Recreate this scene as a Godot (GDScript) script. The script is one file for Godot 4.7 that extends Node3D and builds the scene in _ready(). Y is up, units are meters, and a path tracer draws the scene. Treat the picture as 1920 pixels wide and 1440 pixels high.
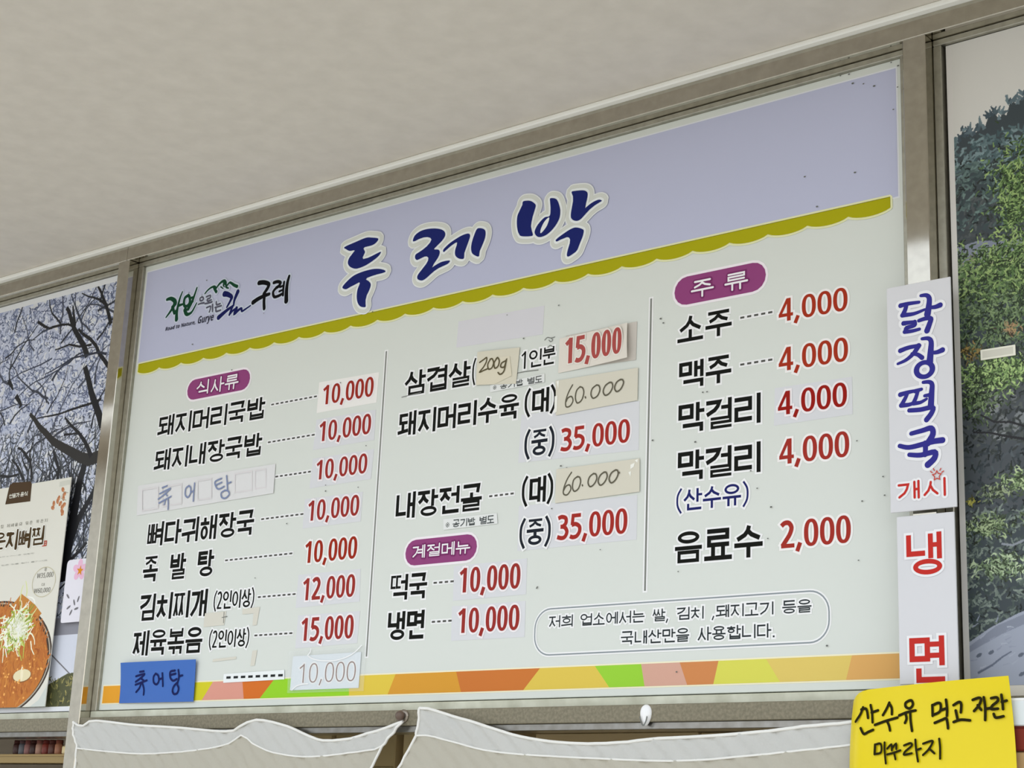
extends Node3D

# World: x right along the counter, y up, z out of the wall towards the viewer, metres.
# The menu board's lower left corner is the origin; the ground lies 1.9 m below it.
const LIGHT := 0.9      # how bright a white sheet on the board comes out, so that base colours can be worked out
const FLOOR_Y := -1.9

var taken := {}
var shades := {}
var rng := RandomNumberGenerator.new()

# ---------------------------------------------------------------- small helpers
func numbered(called: String) -> String:
	var k: int = taken.get(called, 0)
	taken[called] = k + 1
	return called if k == 0 else "%s_%03d" % [called, k]

func ink(r: float, g: float, b: float) -> Color:
	var c := Color(r / 255.0, g / 255.0, b / 255.0).srgb_to_linear()
	return Color(minf(c.r / LIGHT, 0.9), minf(c.g / LIGHT, 0.9), minf(c.b / LIGHT, 0.9)).linear_to_srgb()

func mat(r: float, g: float, b: float, rough := 0.55, metal := 0.0) -> StandardMaterial3D:
	var key := "%d %d %d %.2f %.2f" % [r, g, b, rough, metal]
	if not shades.has(key):
		var m := StandardMaterial3D.new()
		m.albedo_color = ink(r, g, b)
		m.roughness = rough
		m.metallic = metal
		if metal == 0.0:
			m.metallic_specular = 0.14 if rough >= 0.4 else 0.4
		shades[key] = m
	return shades[key]

func tag(o: Node3D, label := "", category := "", group := "", kind := "") -> void:
	if label: o.set_meta("label", label)
	if category: o.set_meta("category", category)
	if group: o.set_meta("group", group)
	if kind: o.set_meta("kind", kind)

func thing(called: String, label: String, category: String, at := Vector3.ZERO, group := "") -> Node3D:
	var o := Node3D.new()
	o.name = numbered(called)
	o.position = at
	add_child(o)
	tag(o, label, category, group)
	return o

func put(called: String, mesh: Mesh, m: Material, parent: Node = self, at := Vector3.ZERO) -> MeshInstance3D:
	var o := MeshInstance3D.new()
	o.name = numbered(called) if parent == self else called
	o.mesh = mesh
	o.material_override = m
	o.position = at
	parent.add_child(o, true)
	return o

func structure(called: String, mesh: Mesh, m: Material, at := Vector3.ZERO) -> MeshInstance3D:
	var o := put(called, mesh, m, self, at)
	o.set_meta("kind", "structure")
	return o

# a box with chamfered edges between two corners
func box(a: Vector3, b: Vector3, c := 0.0) -> ArrayMesh:
	var s := b - a
	c = minf(c, minf(s.x, minf(s.y, s.z)) * 0.45)
	var st := SurfaceTool.new()
	st.begin(Mesh.PRIMITIVE_TRIANGLES)
	st.set_smooth_group(-1)
	var mid := (a + b) / 2.0
	var pts := []
	if c <= 0.0:
		pts = [[Vector3.RIGHT, s.x, Vector3.UP, s.y, Vector3.BACK, s.z]]
	var h := s / 2.0
	var face := func(q: Array) -> void:
		var nrm: Vector3 = (q[1] - q[0]).cross(q[2] - q[0])
		var centre := Vector3.ZERO
		for p in q: centre += p / q.size()
		if nrm.dot(centre) > 0: q.reverse()      # clockwise from outside
		for k in range(1, q.size() - 1):
			for p in [q[0], q[k], q[k + 1]]: st.add_vertex(p + mid)
	for ax in 3:
		for sg in [-1.0, 1.0]:
			var u := (ax + 1) % 3
			var w := (ax + 2) % 3
			var q := []
			for k in [[-1, -1], [1, -1], [1, 1], [-1, 1]]:
				var p := Vector3.ZERO
				p[ax] = sg * h[ax]
				p[u] = k[0] * (h[u] - c)
				p[w] = k[1] * (h[w] - c)
				q.append(p)
			face.call(q)
	if c > 0.0:
		for ax in 3:                             # twelve edge strips
			var u := (ax + 1) % 3
			var w := (ax + 2) % 3
			for k in [[-1, -1], [1, -1], [1, 1], [-1, 1]]:
				var q := []
				for e in [[-1, 0], [1, 0], [1, 1], [-1, 1]]:
					var p := Vector3.ZERO
					p[ax] = e[0] * (h[ax] - c)
					p[u] = k[0] * (h[u] - (0.0 if e[1] == 0 else c))
					p[w] = k[1] * (h[w] - (c if e[1] == 0 else 0.0))
					q.append(p)
				face.call(q)
		for x in [-1, 1]:
			for y in [-1, 1]:
				for z in [-1, 1]:
					face.call([Vector3(x * h.x, y * (h.y - c), z * (h.z - c)), Vector3(x * (h.x - c), y * h.y, z * (h.z - c)), Vector3(x * (h.x - c), y * (h.y - c), z * h.z)])
	st.generate_normals()
	return st.commit()

# a lathed solid: profile of (radius, height) turned round +z
func lathe(profile: Array, parts := 24) -> ArrayMesh:
	var st := SurfaceTool.new()
	st.begin(Mesh.PRIMITIVE_TRIANGLES)
	st.set_smooth_group(0)
	for k in profile.size() - 1:
		for j in parts:
			var a0 := TAU * j / parts
			var a1 := TAU * (j + 1) / parts
			var p0: Vector2 = profile[k]
			var p1: Vector2 = profile[k + 1]
			var q := [Vector3(p0.x * cos(a0), p0.x * sin(a0), p0.y), Vector3(p0.x * cos(a1), p0.x * sin(a1), p0.y), Vector3(p1.x * cos(a1), p1.x * sin(a1), p1.y), Vector3(p1.x * cos(a0), p1.x * sin(a0), p1.y)]
			for i in [0, 2, 1, 0, 3, 2]: st.add_vertex(q[i])
	st.index()
	st.generate_normals()
	return st.commit()

# ---------------------------------------------------------------- flat print: shapes laid on a plane facing +z
class Pen:
	var v := PackedVector3Array()
	var z := 0.0
	var step := 0.000012
	var org := Vector2.ZERO
	var grow := 0.0          # extra width on every side, for outlines
	func _init(z0: float, grow_by := 0.0) -> void:
		z = z0
		grow = grow_by
	func tri(a: Vector2, b: Vector2, c: Vector2) -> void:
		var s := (b - a).cross(c - a)
		if absf(s) < 1e-12: return
		var q := [a, b, c] if s < 0 else [a, c, b]
		for p in q: v.append(Vector3(p.x, p.y, z))
	func poly(pts: PackedVector2Array) -> void:
		var shapes := [pts]
		if grow > 0.0: shapes = Geometry2D.offset_polygon(pts, grow, Geometry2D.JOIN_ROUND)
		for s in shapes:
			var ids := Geometry2D.triangulate_polygon(s)
			for k in range(0, ids.size(), 3): tri(s[ids[k]], s[ids[k + 1]], s[ids[k + 2]])
		z += step
	func ring(c: Vector2, r: Vector2, wx: float, wy: float, power := 2.0, lean := 0.0, parts := 36) -> void:
		var o := []
		var i := []
		for k in parts + 1:
			var a := TAU * k / parts
			var d := Vector2(signf(cos(a)) * pow(absf(cos(a)), 2.0 / power), signf(sin(a)) * pow(absf(sin(a)), 2.0 / power))
			var po := Vector2(d.x * (r.x + grow), d.y * (r.y + grow))
			var pi := Vector2(d.x * maxf(r.x - wx - grow, 0.0), d.y * maxf(r.y - wy - grow, 0.0))
			o.append(c + po + Vector2(po.y * lean, 0))
			i.append(c + pi + Vector2(pi.y * lean, 0))
		for k in parts:
			tri(o[k], o[k + 1], i[k + 1])
			tri(o[k], i[k + 1], i[k])
		z += step
	func dot(c: Vector2, r: Vector2) -> void:
		var q := PackedVector2Array()
		for k in 20: q.append(c + Vector2(cos(TAU * k / 20) * r.x, sin(TAU * k / 20) * r.y))
		poly(q)
	# cap: 0 cut at the end, 1 half a width further, 2 round
	func stroke(src, w, cap := 0, closed := false) -> void:
		var pts: Array = Array(src).duplicate()
		var n := pts.size()
		var hw := []
		for k in n: hw.append((w if w is float else lerpf(w[0], w[1], k / maxf(n - 1, 1)) if w.size() == 2 else w[k]) / 2.0 + grow)
		if not closed:
			var d0: Vector2 = (pts[0] - pts[1]).normalized()
			var d1: Vector2 = (pts[n - 1] - pts[n - 2]).normalized()
			var e0: float = grow + (hw[0] - grow if cap == 1 else 0.0)
			var e1: float = grow + (hw[n - 1] - grow if cap == 1 else 0.0)
			if cap != 2:
				pts[0] += d0 * e0
				pts[n - 1] += d1 * e1
		var l := []
		var r := []
		for k in n:
			var p: Vector2 = pts[k]
			var a: Vector2 = pts[(k - 1 + n) % n] if closed or k > 0 else p * 2.0 - pts[1]
			var b: Vector2 = pts[(k + 1) % n] if closed or k < n - 1 else p * 2.0 - pts[n - 2]
			var n1 := (p - a).normalized().orthogonal()
			var n2 := (b - p).normalized().orthogonal()
			var m := (n1 + n2)
			m = n1 if m.length() < 0.01 else m.normalized()
			var far: float = hw[k] / maxf(m.dot(n1), 0.45)
			l.append(p + m * far)
			r.append(p - m * far)
		for k in (n if closed else n - 1):
			var j := (k + 1) % n
			tri(l[k], l[j], r[j])
			tri(l[k], r[j], r[k])
			if n > 2: z += 0.000004
		if cap == 2:
			for e in [[0, 1], [n - 1, n - 2]]:
				var c: Vector2 = pts[e[0]]
				var d = (c - pts[e[1]]).angle()
				for k in 8:
					tri(c, c + Vector2.from_angle(d - PI / 2 + PI * k / 8) * hw[e[0]], c + Vector2.from_angle(d - PI / 2 + PI * (k + 1) / 8) * hw[e[0]])
		z += step
	func mesh(bend = null) -> ArrayMesh:
		var arr := []
		arr.resize(Mesh.ARRAY_MAX)
		var nn := PackedVector3Array()
		for k in v.size():
			nn.append(Vector3.BACK)
			if bend != null: v[k].z += bend.call(v[k].x, v[k].y)
			v[k] -= Vector3(org.x, org.y, 0)
		arr[Mesh.ARRAY_VERTEX] = v
		arr[Mesh.ARRAY_NORMAL] = nn
		var am := ArrayMesh.new()
		am.add_surface_from_arrays(Mesh.PRIMITIVE_TRIANGLES, arr)
		return am

func smooth(pts: Array, closed := true, steps := 5) -> PackedVector2Array:
	var out := PackedVector2Array()
	var n := pts.size()
	for k in (n if closed else n - 1):
		var a: Vector2 = pts[(k - 1 + n) % n] if closed or k > 0 else pts[0]
		var b: Vector2 = pts[k]
		var c: Vector2 = pts[(k + 1) % n]
		var d: Vector2 = pts[(k + 2) % n] if closed or k < n - 2 else pts[n - 1]
		for s in steps:
			out.append(b.cubic_interpolate(c, a, d, float(s) / steps))
	if not closed: out.append(pts[n - 1])
	return out

# ---------------------------------------------------------------- Korean letters put together from their strokes
const FIRST := "ㄱㄲㄴㄷㄸㄹㅁㅂㅃㅅㅆㅇㅈㅉㅊㅋㅌㅍㅎ"
const LAST := " ㄱㄲㄳㄴㄵㄶㄷㄹㄺㄻㄼㄽㄾㄿㅀㅁㅂㅄㅅㅆㅇㅈㅊㅋㅌㅍㅎ"
const TWICE := {"ㄲ": "ㄱㄱ", "ㄸ": "ㄷㄷ", "ㅃ": "ㅂㅂ", "ㅆ": "ㅅㅅ", "ㅉ": "ㅈㅈ", "ㄺ": "ㄹㄱ"}

# strokes are [points, width factor, cap, closed]
func consonant(k: String, b: Rect2, w: float, where: String, out: Array, thin := 1.0) -> void:
	if TWICE.has(k):
		var half := b.size.x * 0.5 + w * 0.06
		consonant(TWICE[k][0], Rect2(b.position, Vector2(half - w * 0.1, b.size.y)), w, where, out, minf(thin * 0.88, half / (w * 2.9)))
		consonant(TWICE[k][1], Rect2(b.position + Vector2(b.size.x - half + w * 0.1, 0), Vector2(half - w * 0.1, b.size.y)), w, where, out, minf(thin * 0.88, half / (w * 2.9)))
		return
	if k == "ㄹ": thin = minf(thin, b.size.y / (w * 4.0))
	elif k in "ㅂㅁㄷㅌㅍ": thin = minf(thin, b.size.y / (w * 3.3))
	elif k in "ㅈㅊㅎ": thin = minf(thin, b.size.y / (w * 3.4))
	elif k == "ㅇ": thin = minf(thin, b.size.y / (w * 2.9))
	elif k in "ㄱㄴㅅㅋ": thin = minf(thin, b.size.y / (w * 2.2))
	thin = minf(thin, b.size.x / (w * 2.5))
	var i := Rect2(b.position + Vector2(w, w) * 0.5 * thin, (b.size - Vector2(w, w) * thin).max(Vector2(w * 0.3, w * 0.3)))
	var g := func(a: Array, cap := 1, closed := false) -> void:
		var pts := []
		for p in range(0, a.size(), 2): pts.append(i.position + Vector2(a[p] * i.size.x, a[p + 1] * i.size.y))
		out.append([pts, w * thin, cap, closed])
	match k:
		"ㄱ", "ㅋ":
			if where == "side": g.call([0, 1, 1, 1, 0.86, 0.62, 0.6, 0.3, 0.05, 0])
			elif where == "top": g.call([0, 1, 1, 1, 0.95, 0])
			else: g.call([0, 1, 1, 1, 1, 0])
			if k == "ㅋ": g.call([0.05, 0.55, 0.85, 0.55])
		"ㄴ": g.call([0, 1, 0, 0, 1, 0])
		"ㄷ": g.call([1, 1, 0, 1, 0, 0, 1, 0])
		"ㅌ":
			g.call([1, 1, 0, 1, 0, 0, 1, 0])
			g.call([0, 0.5, 0.92, 0.5])
		"ㄹ": g.call([0, 1, 1, 1, 1, 0.52, 0, 0.52, 0, 0, 1, 0])
		"ㅁ": g.call([0, 0, 0, 1, 1, 1, 1, 0], 0, true)
		"ㅂ":
			g.call([0, 1, 0, 0, 1, 0, 1, 1])
			g.call([0, 0.5, 1, 0.5], 0)
		"ㅍ":
			g.call([0, 1, 1, 1])
			g.call([0, 0, 1, 0])
			g.call([0.25, 1, 0.25, 0])
			g.call([0.75, 1, 0.75, 0])
		"ㅅ":
			g.call([0.5, 1.0, 0.46, 0.72, 0.3, 0.32, 0.0, 0.0])
			g.call([0.5, 0.66, 0.66, 0.34, 1.0, 0.02])
		"ㅈ", "ㅊ":
			var top := 1.0 if k == "ㅈ" else 0.74
			if k == "ㅊ": g.call([0.5, 1.08, 0.5, 0.8], 0)
			g.call([0.0, top, 1.0, top])
			g.call([0.52, top, 0.46, top * 0.62, 0.3, top * 0.3, 0.0, 0.0], 0)
			g.call([0.5, top * 0.62, 0.68, top * 0.28, 1.0, 0.02], 0)
		"ㅇ":
			out.append([[b.get_center(), b.size * 0.5], w * thin, -1, true])
		"ㅎ":
			g.call([0.5, 1.08, 0.5, 0.86], 0)
			g.call([0.0, 0.76, 1.0, 0.76])
			out.append([[Vector2(b.get_center().x, b.position.y + b.size.y * 0.30), Vector2(b.size.x * 0.42, b.size.y * 0.31)], w * thin * 0.95, -1, true])

func syllable(code: int, b: Rect2, w: float) -> Array:
	var out := []
	var s := code - 0xAC00
	var first := FIRST[s / 588]
	var vow := (s % 588) / 28
	var last := LAST[s % 28]
	var shut := last != " "
	var sub := func(u0: float, v0: float, u1: float, v1: float) -> Rect2:
		return Rect2(b.position.x + u0 * b.size.x, b.position.y + v0 * b.size.y, (u1 - u0) * b.size.x, (v1 - v0) * b.size.y)
	var bar := func(u0: float, v0: float, u1: float, v1: float) -> void:
		out.append([[b.position + Vector2(u0, v0) * b.size, b.position + Vector2(u1, v1) * b.size], w * (0.88 if absf(v1 - v0) < absf(u1 - u0) and shut else 1.0), 0, false])
	var wide := w / b.size.x
	if vow <= 7 or vow == 20:                    # upright vowels
		var low := 0.36 if shut else 0.0
		var vm := 0.70 if shut else 0.52
		var right := 0.60
		var edge := 1.0 - wide * 0.5
		match vow:
			0, 2:
				right = 0.62
				var x := 0.78
				bar.call(x, low, x, 1)
				for t in ([0.0] if vow == 0 else [-0.13, 0.13]): bar.call(x, vm + t, 1.04, vm + t)
			4, 6:
				right = 0.60
				bar.call(edge, low, edge, 1)
				for t in ([0.0] if vow == 4 else [-0.12, 0.12]): bar.call(0.6 if vow == 4 else 0.56, vm + t, edge, vm + t)
			1, 3:
				right = 0.54
				var x := edge - wide * 1.75
				bar.call(x, low + 0.02, x, 0.97)
				bar.call(edge, low, edge, 1)
				bar.call(x, vm, edge, vm)
			5, 7:
				right = 0.50
				var x := edge - wide * 1.6
				bar.call(x, low + 0.02, x, 0.97)
				bar.call(edge, low, edge, 1)
				for t in ([0.0] if vow == 5 else [-0.12, 0.12]): bar.call(0.44, vm + t, x, vm + t)
			20:
				right = 0.68
				bar.call(edge, low, edge, 1)
		if shut: consonant(first, sub.call(0.02, 0.45, right, 0.97), w, "side" if first in "ㄱㅋㄲ" else "mid", out)
		else: consonant(first, sub.call(0.02, 0.12 if first in "ㅁㅂㅇㄷㄴㄹㅌㅃㄸ" else 0.04, right, 0.93), w, "side", out)
	elif vow in [9, 10, 11, 14, 15, 16, 19]:     # both
		var edge := 1.0 - wide * 0.5
		var two: bool = vow in [10, 15]
		bar.call(edge, 0, edge, 1)
		var x := edge - wide * 1.7 if two else edge
		if two:
			bar.call(x, 0.02, x, 0.97)
			bar.call(x, 0.52, edge, 0.52)
		var lim := x - wide * 0.75
		if vow <= 11:
			consonant(first, sub.call(0.06, 0.48, lim - 0.03, 0.93), w, "top", out)
			bar.call(0.0, 0.15, lim + 0.02, 0.22)
			bar.call(lim * 0.5, 0.17, lim * 0.5, 0.5)
		elif vow == 19:
			consonant(first, sub.call(0.06, 0.30, lim - 0.03, 1.0), w, "top", out)
			bar.call(0.0, 0.13, lim + 0.02, 0.19)
		else:
			consonant(first, sub.call(0.06, 0.50, lim - 0.03, 0.94), w, "top", out)
			bar.call(0.0, 0.33, lim + 0.02, 0.38)
			bar.call(lim * 0.52, 0.36, lim * 0.52, 0.0)
	else:                                        # lying vowels
		var base := 0.0
		var top_from := 0.46
		if shut:
			match vow:
				8, 12:
					base = 0.44
					top_from = 0.66
					bar.call(0, base, 1, base)
					for u in ([0.5] if vow == 8 else [0.32, 0.68]): bar.call(u, base, u, 0.68)
				13, 17:
					base = 0.55
					top_from = 0.67
					bar.call(0, base, 1, base)
					for u in ([0.5] if vow == 13 else [0.32, 0.68]): bar.call(u, base, u, 0.33)
				18:
					base = 0.47
					top_from = 0.61
					bar.call(0, base, 1, base)
		else:
			match vow:
				8, 12:
					base = w / b.size.y * 0.5
					bar.call(0, base, 1, base)
					for u in ([0.5] if vow == 8 else [0.32, 0.68]): bar.call(u, base, u, 0.47)
					top_from = 0.42
				13, 17:
					base = 0.40
					top_from = 0.54
					bar.call(0, base, 1, base)
					for u in ([0.5] if vow == 13 else [0.32, 0.68]): bar.call(u, base, u, 0)
				18:
					base = 0.12
					top_from = 0.32
					bar.call(0, base, 1, base)
		consonant(first, sub.call(0.1, top_from, 0.9, 1.0), w, "top", out)
	if shut:
		var upright: bool = vow <= 7 or vow == 20
		consonant(last, sub.call(0.2 if upright else 0.1, 0.0, 1.0 if upright else 0.9, 0.39 if last in "ㄹㅂㅁㄺ" else 0.31 if last != "ㅇ" else 0.37), w, "final", out)
	return out

func advance(ch: String) -> float:
	if ch == " ": return 0.55
	if ch in "0123456789": return 0.56
	if ch in ",.": return 0.28
	if ch in "()": return 0.42
	return 1.0

# lays a line of writing into a box with the given pens; w is the stroke as a share of the height
func write_line(pens: Array, text: String, b: Rect2, w: float, gap := 0.08, space := 0.55, cap := -1, slant := 0.0, wobble := 0.0, brush := false) -> void:
	var total := 0.0
	for ch in text: total += space if ch == " " else advance(ch)
	var unit := b.size.x / total
	var x := b.position.x
	var h := b.size.y
	var lw := w * h
	var turn := 0
	for ch in text:
		turn += 1
		var a := (space if ch == " " else advance(ch)) * unit
		var c := Rect2(x + a * gap * 0.5, b.position.y, a * (1.0 - gap), h)
		x += a
		var strokes := []
		var code := ch.unicode_at(0)
		var at := func(u: float, v: float) -> Vector2: return c.position + Vector2(u * c.size.x, v * h)
		if code >= 0xAC00:
			strokes = syllable(code, c, lw)
		elif ch in "0689":
			pass
		elif ch == "1": strokes = [[[at.call(0.58, 0), at.call(0.58, 1)], lw, 0, false], [[at.call(0.12, 0.76), at.call(0.40, 0.87), at.call(0.62, 0.96)], lw * 0.85, 0, false]]
		elif ch == "2": strokes = [[smooth([at.call(0.08, 0.83), at.call(0.3, 0.93), at.call(0.6, 0.92), at.call(0.78, 0.74), at.call(0.66, 0.5), at.call(0.38, 0.26), at.call(0.14, 0.07)], false, 4), lw, 0, false], [[at.call(0.06, 0.07), at.call(0.98, 0.07)], lw * 0.86, 0, false]]
		elif ch == "3": strokes = [[smooth([at.call(0.08, 0.88), at.call(0.38, 0.93), at.call(0.72, 0.86), at.call(0.76, 0.68), at.call(0.56, 0.55), at.call(0.3, 0.52)], false, 4), lw * 0.95, 0, false], [smooth([at.call(0.3, 0.53), at.call(0.66, 0.49), at.call(0.86, 0.3), at.call(0.7, 0.1), at.call(0.4, 0.06), at.call(0.04, 0.12)], false, 4), lw * 0.95, 0, false]]
		elif ch == "4": strokes = [[[at.call(0.72, 0), at.call(0.72, 1)], lw, 0, false], [[at.call(0.64, 0.97), at.call(0.1, 0.30)], lw * 0.75, 0, false], [[at.call(0.0, 0.27), at.call(1.02, 0.27)], lw * 0.8, 0, false]]
		elif ch == "5": strokes = [[[at.call(0.92, 0.93), at.call(0.26, 0.93), at.call(0.2, 0.55)], lw * 0.88, 0, false], [smooth([at.call(0.16, 0.55), at.call(0.5, 0.58), at.call(0.82, 0.46), at.call(0.84, 0.26), at.call(0.62, 0.09), at.call(0.3, 0.05), at.call(0.04, 0.1)], false, 4), lw * 0.95, 0, false]]
		elif ch == ",": strokes = [[[at.call(0.62, 0.16), at.call(0.2, -0.16)], lw * 0.95, 0, false]]
		elif ch == ".": strokes = [[[at.call(0.3, 0.06), at.call(0.75, 0.06)], lw * 1.1, 0, false]]
		elif ch == "(": strokes = [[smooth([at.call(0.85, 1.06), at.call(0.4, 0.78), at.call(0.3, 0.5), at.call(0.4, 0.2), at.call(0.85, -0.1)], false, 4), lw * 0.8, 0, false]]
		elif ch == ")": strokes = [[smooth([at.call(0.15, 1.06), at.call(0.6, 0.78), at.call(0.7, 0.5), at.call(0.6, 0.2), at.call(0.15, -0.1)], false, 4), lw * 0.8, 0, false]]
		for pen in pens:
			var z_was: float = pen.z
			pen.z += 0.0002 * (turn % 2)
			if ch == "0": pen.ring(c.get_center(), Vector2(c.size.x * 0.49, h * 0.51), lw * 1.0, lw * 0.72, 2.3, slant)
			for s in strokes:
				if s[2] == -1:
					pen.ring(s[0][0] + Vector2((s[0][0].y - b.get_center().y) * slant, 0), s[0][1], s[1], s[1] * 0.9, 2.0, slant)
					continue
				var pts := []
				var k := 0
				for p in s[0]:
					var q: Vector2 = p
					q.x += (q.y - b.get_center().y) * slant
					if wobble > 0.0:
						q += Vector2(sin(q.x * 913.0 + q.y * 577.0 + k), cos(q.x * 411.0 - q.y * 739.0 + k * 2)) * wobble * h
					pts.append(q)
					k += 1
				var width = s[1]
				if brush and not s[3]:
					width = [s[1] * 1.2, s[1] * 0.75]
				pen.stroke(pts, width, s[2] if cap < 0 else cap, s[3])
			pen.z = z_was

# a lettering part whose pale sub-part rim paints in a sharpening glow
func lettering(called: String, parent: Node3D, text: String, b: Rect2, w: float, m: Material, halo: Material = null, z := 0.0008, edge := 0.004, gap := 0.08, space := 0.55, cap := -1, slant := 0.0, wobble := 0.0, brush := false, bend = null) -> MeshInstance3D:
	var at := Vector2(parent.position.x, parent.position.y)
	var p := Pen.new(z)
	p.org = at
	write_line([p], text, b, w, gap, space, cap, slant, wobble, brush)
	var o := put(called, p.mesh(bend), m, parent)
	if halo:
		var q := Pen.new(z - 0.0004, edge)
		q.step = 0.000004
		q.org = at
		write_line([q], text, b, w, gap, space, cap, slant, wobble, brush)
		put("outline", q.mesh(bend), halo, o)
	return o

# dashes on a straight line
func dashes(called: String, parent: Node3D, a: Vector2, b: Vector2, n: int, m: Material, z := 0.0008, w := 0.0042, halo: Material = null) -> void:
	var at := Vector2(parent.position.x, parent.position.y)
	b.y = (a.y + b.y) / 2.0
	a.y = b.y
	var pens := [Pen.new(z)]
	if halo: pens.append(Pen.new(z - 0.0004, 0.003))
	for p in pens:
		p.org = at
		for k in n:
			p.stroke([a.lerp(b, (k + 0.0) / (n - 0.4)), a.lerp(b, (k + 0.6) / (n - 0.4))], w, 0)
	var o := put(called, pens[0].mesh(), m, parent)
	if halo: put("outline", pens[1].mesh(), halo, o)  # pale rim paints the sharpening glow round the dashes

# a sheet of paper or plastic with four corners (bottom left, bottom right, top right, top left) that may lift off
func sheet(corners: Array, z: float, thick: float, lift := [0.0, 0.0, 0.0, 0.0], org := Vector2.ZERO, bow := 0.0, n := 10) -> ArrayMesh:
	var st := SurfaceTool.new()
	st.begin(Mesh.PRIMITIVE_TRIANGLES)
	var pt := func(i: int, j: int, front: bool) -> Vector3:
		var u := float(i) / n
		var v := float(j) / n
		var p: Vector2 = corners[0].lerp(corners[1], u).lerp(corners[3].lerp(corners[2], u), v)
		var l: float = lerpf(lerpf(lift[0], lift[1], u * u), lerpf(lift[3], lift[2], u * u), v * v) + bow * sin(PI * u) * (1.0 - v)
		return Vector3(p.x - org.x, p.y - org.y, z + l + (thick if front else 0.0))
	for side in [true, false]:
		st.set_smooth_group(0)
		for i in n:
			for j in n:
				var q := [pt.call(i, j, side), pt.call(i + 1, j, side), pt.call(i + 1, j + 1, side), pt.call(i, j + 1, side)]
				for k in ([0, 2, 1, 0, 3, 2] if side else [0, 1, 2, 0, 2, 3]): st.add_vertex(q[k])
	st.set_smooth_group(-1)
	for k in n:
		for e in [[k, 0, k + 1, 0], [n, k, n, k + 1], [k + 1, n, k, n], [0, k + 1, 0, k]]:
			var a = pt.call(e[0], e[1], true)
			var b = pt.call(e[2], e[3], true)
			var c = pt.call(e[2], e[3], false)
			var d = pt.call(e[0], e[1], false)
			for p in [a, b, c, a, c, d]: st.add_vertex(p)
	st.generate_normals()
	return st.commit()

func corners_of(b: Rect2) -> Array:
	return [b.position, b.position + Vector2(b.size.x, 0), b.end, b.position + Vector2(0, b.size.y)]

# ---------------------------------------------------------------- painting of printed pictures
class Canvas:
	var img: Image
	var r: Rect2        # what it covers, in metres
	var k: float        # pixels per metre
	func _init(cover: Rect2, per_metre: float, base: Color) -> void:
		r = cover
		k = per_metre
		img = Image.create(int(r.size.x * k), int(r.size.y * k), false, Image.FORMAT_RGB8)
		img.fill(base)
	func px(p: Vector2) -> Vector2: return Vector2((p.x - r.position.x) * k, (r.end.y - p.y) * k)
	func fill(pts: Array, c: Color) -> void:
		var q := []
		var lo := INF
		var hi := -INF
		for p in pts:
			var s := px(p)
			q.append(s)
			lo = minf(lo, s.y)
			hi = maxf(hi, s.y)
		var n := q.size()
		for y in range(maxi(0, int(floor(lo))), mini(img.get_height() - 1, int(ceil(hi))) + 1):
			var xs := []
			var yy := y + 0.5
			for i in n:
				var a: Vector2 = q[i]
				var b: Vector2 = q[(i + 1) % n]
				if (a.y <= yy) != (b.y <= yy): xs.append(a.x + (yy - a.y) / (b.y - a.y) * (b.x - a.x))
			xs.sort()
			for i in range(0, xs.size() - 1, 2):
				var x0 := int(round(xs[i]))
				img.fill_rect(Rect2i(x0, y, maxi(1, int(round(xs[i + 1])) - x0), 1), c)
	func line(pts: Array, w0: float, w1: float, c: Color) -> void:
		var n := pts.size()
		for i in n - 1:
			var a: Vector2 = pts[i]
			var b: Vector2 = pts[i + 1]
			var o := (b - a).normalized().orthogonal() * 0.5
			var wa := lerpf(w0, w1, float(i) / (n - 1))
			var wb := lerpf(w0, w1, float(i + 1) / (n - 1))
			var d := (b - a).normalized() * wb * 0.3
			fill([a + o * wa, b + o * wb + d, b - o * wb + d, a - o * wa], c)
	func blob(c: Vector2, rx: float, ry: float, turn: float, col: Color, parts := 9) -> void:
		var q := []
		for i in parts:
			var a := TAU * i / parts
			q.append(c + Vector2(cos(a) * rx, sin(a) * ry).rotated(turn))
		fill(q, col)
	func texture() -> ImageTexture:
		return ImageTexture.create_from_image(img)

func tint(a: Color, b: Color) -> Color: return a.lerp(b, rng.randf())

func printed(cv: Canvas, rough := 0.5) -> StandardMaterial3D:
	var m := StandardMaterial3D.new()
	m.albedo_texture = cv.texture()
	m.roughness = rough
	m.metallic_specular = 0.3
	m.texture_repeat = false
	return m

# a flat panel whose front carries a print over the whole of it
func print_panel(b: Rect2, z: float, org: Vector2) -> ArrayMesh:
	var st := SurfaceTool.new()
	st.begin(Mesh.PRIMITIVE_TRIANGLES)
	var p := b.position - org
	var e := b.end - org
	for k in [[p.x, p.y, 0, 1], [e.x, e.y, 1, 0], [e.x, p.y, 1, 1], [p.x, p.y, 0, 1], [p.x, e.y, 0, 0], [e.x, e.y, 1, 0]]:
		st.set_normal(Vector3.BACK)
		st.set_uv(Vector2(k[2], k[3]))
		st.add_vertex(Vector3(k[0], k[1], z))
	return st.commit()

func walk(from: Vector2, dir: float, step: float, n: int, bend: float) -> Array:
	var pts := [from]
	for k in n:
		dir += rng.randf_range(-bend, bend)
		pts.append(pts[-1] + Vector2.from_angle(dir) * step)
	return pts

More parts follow.
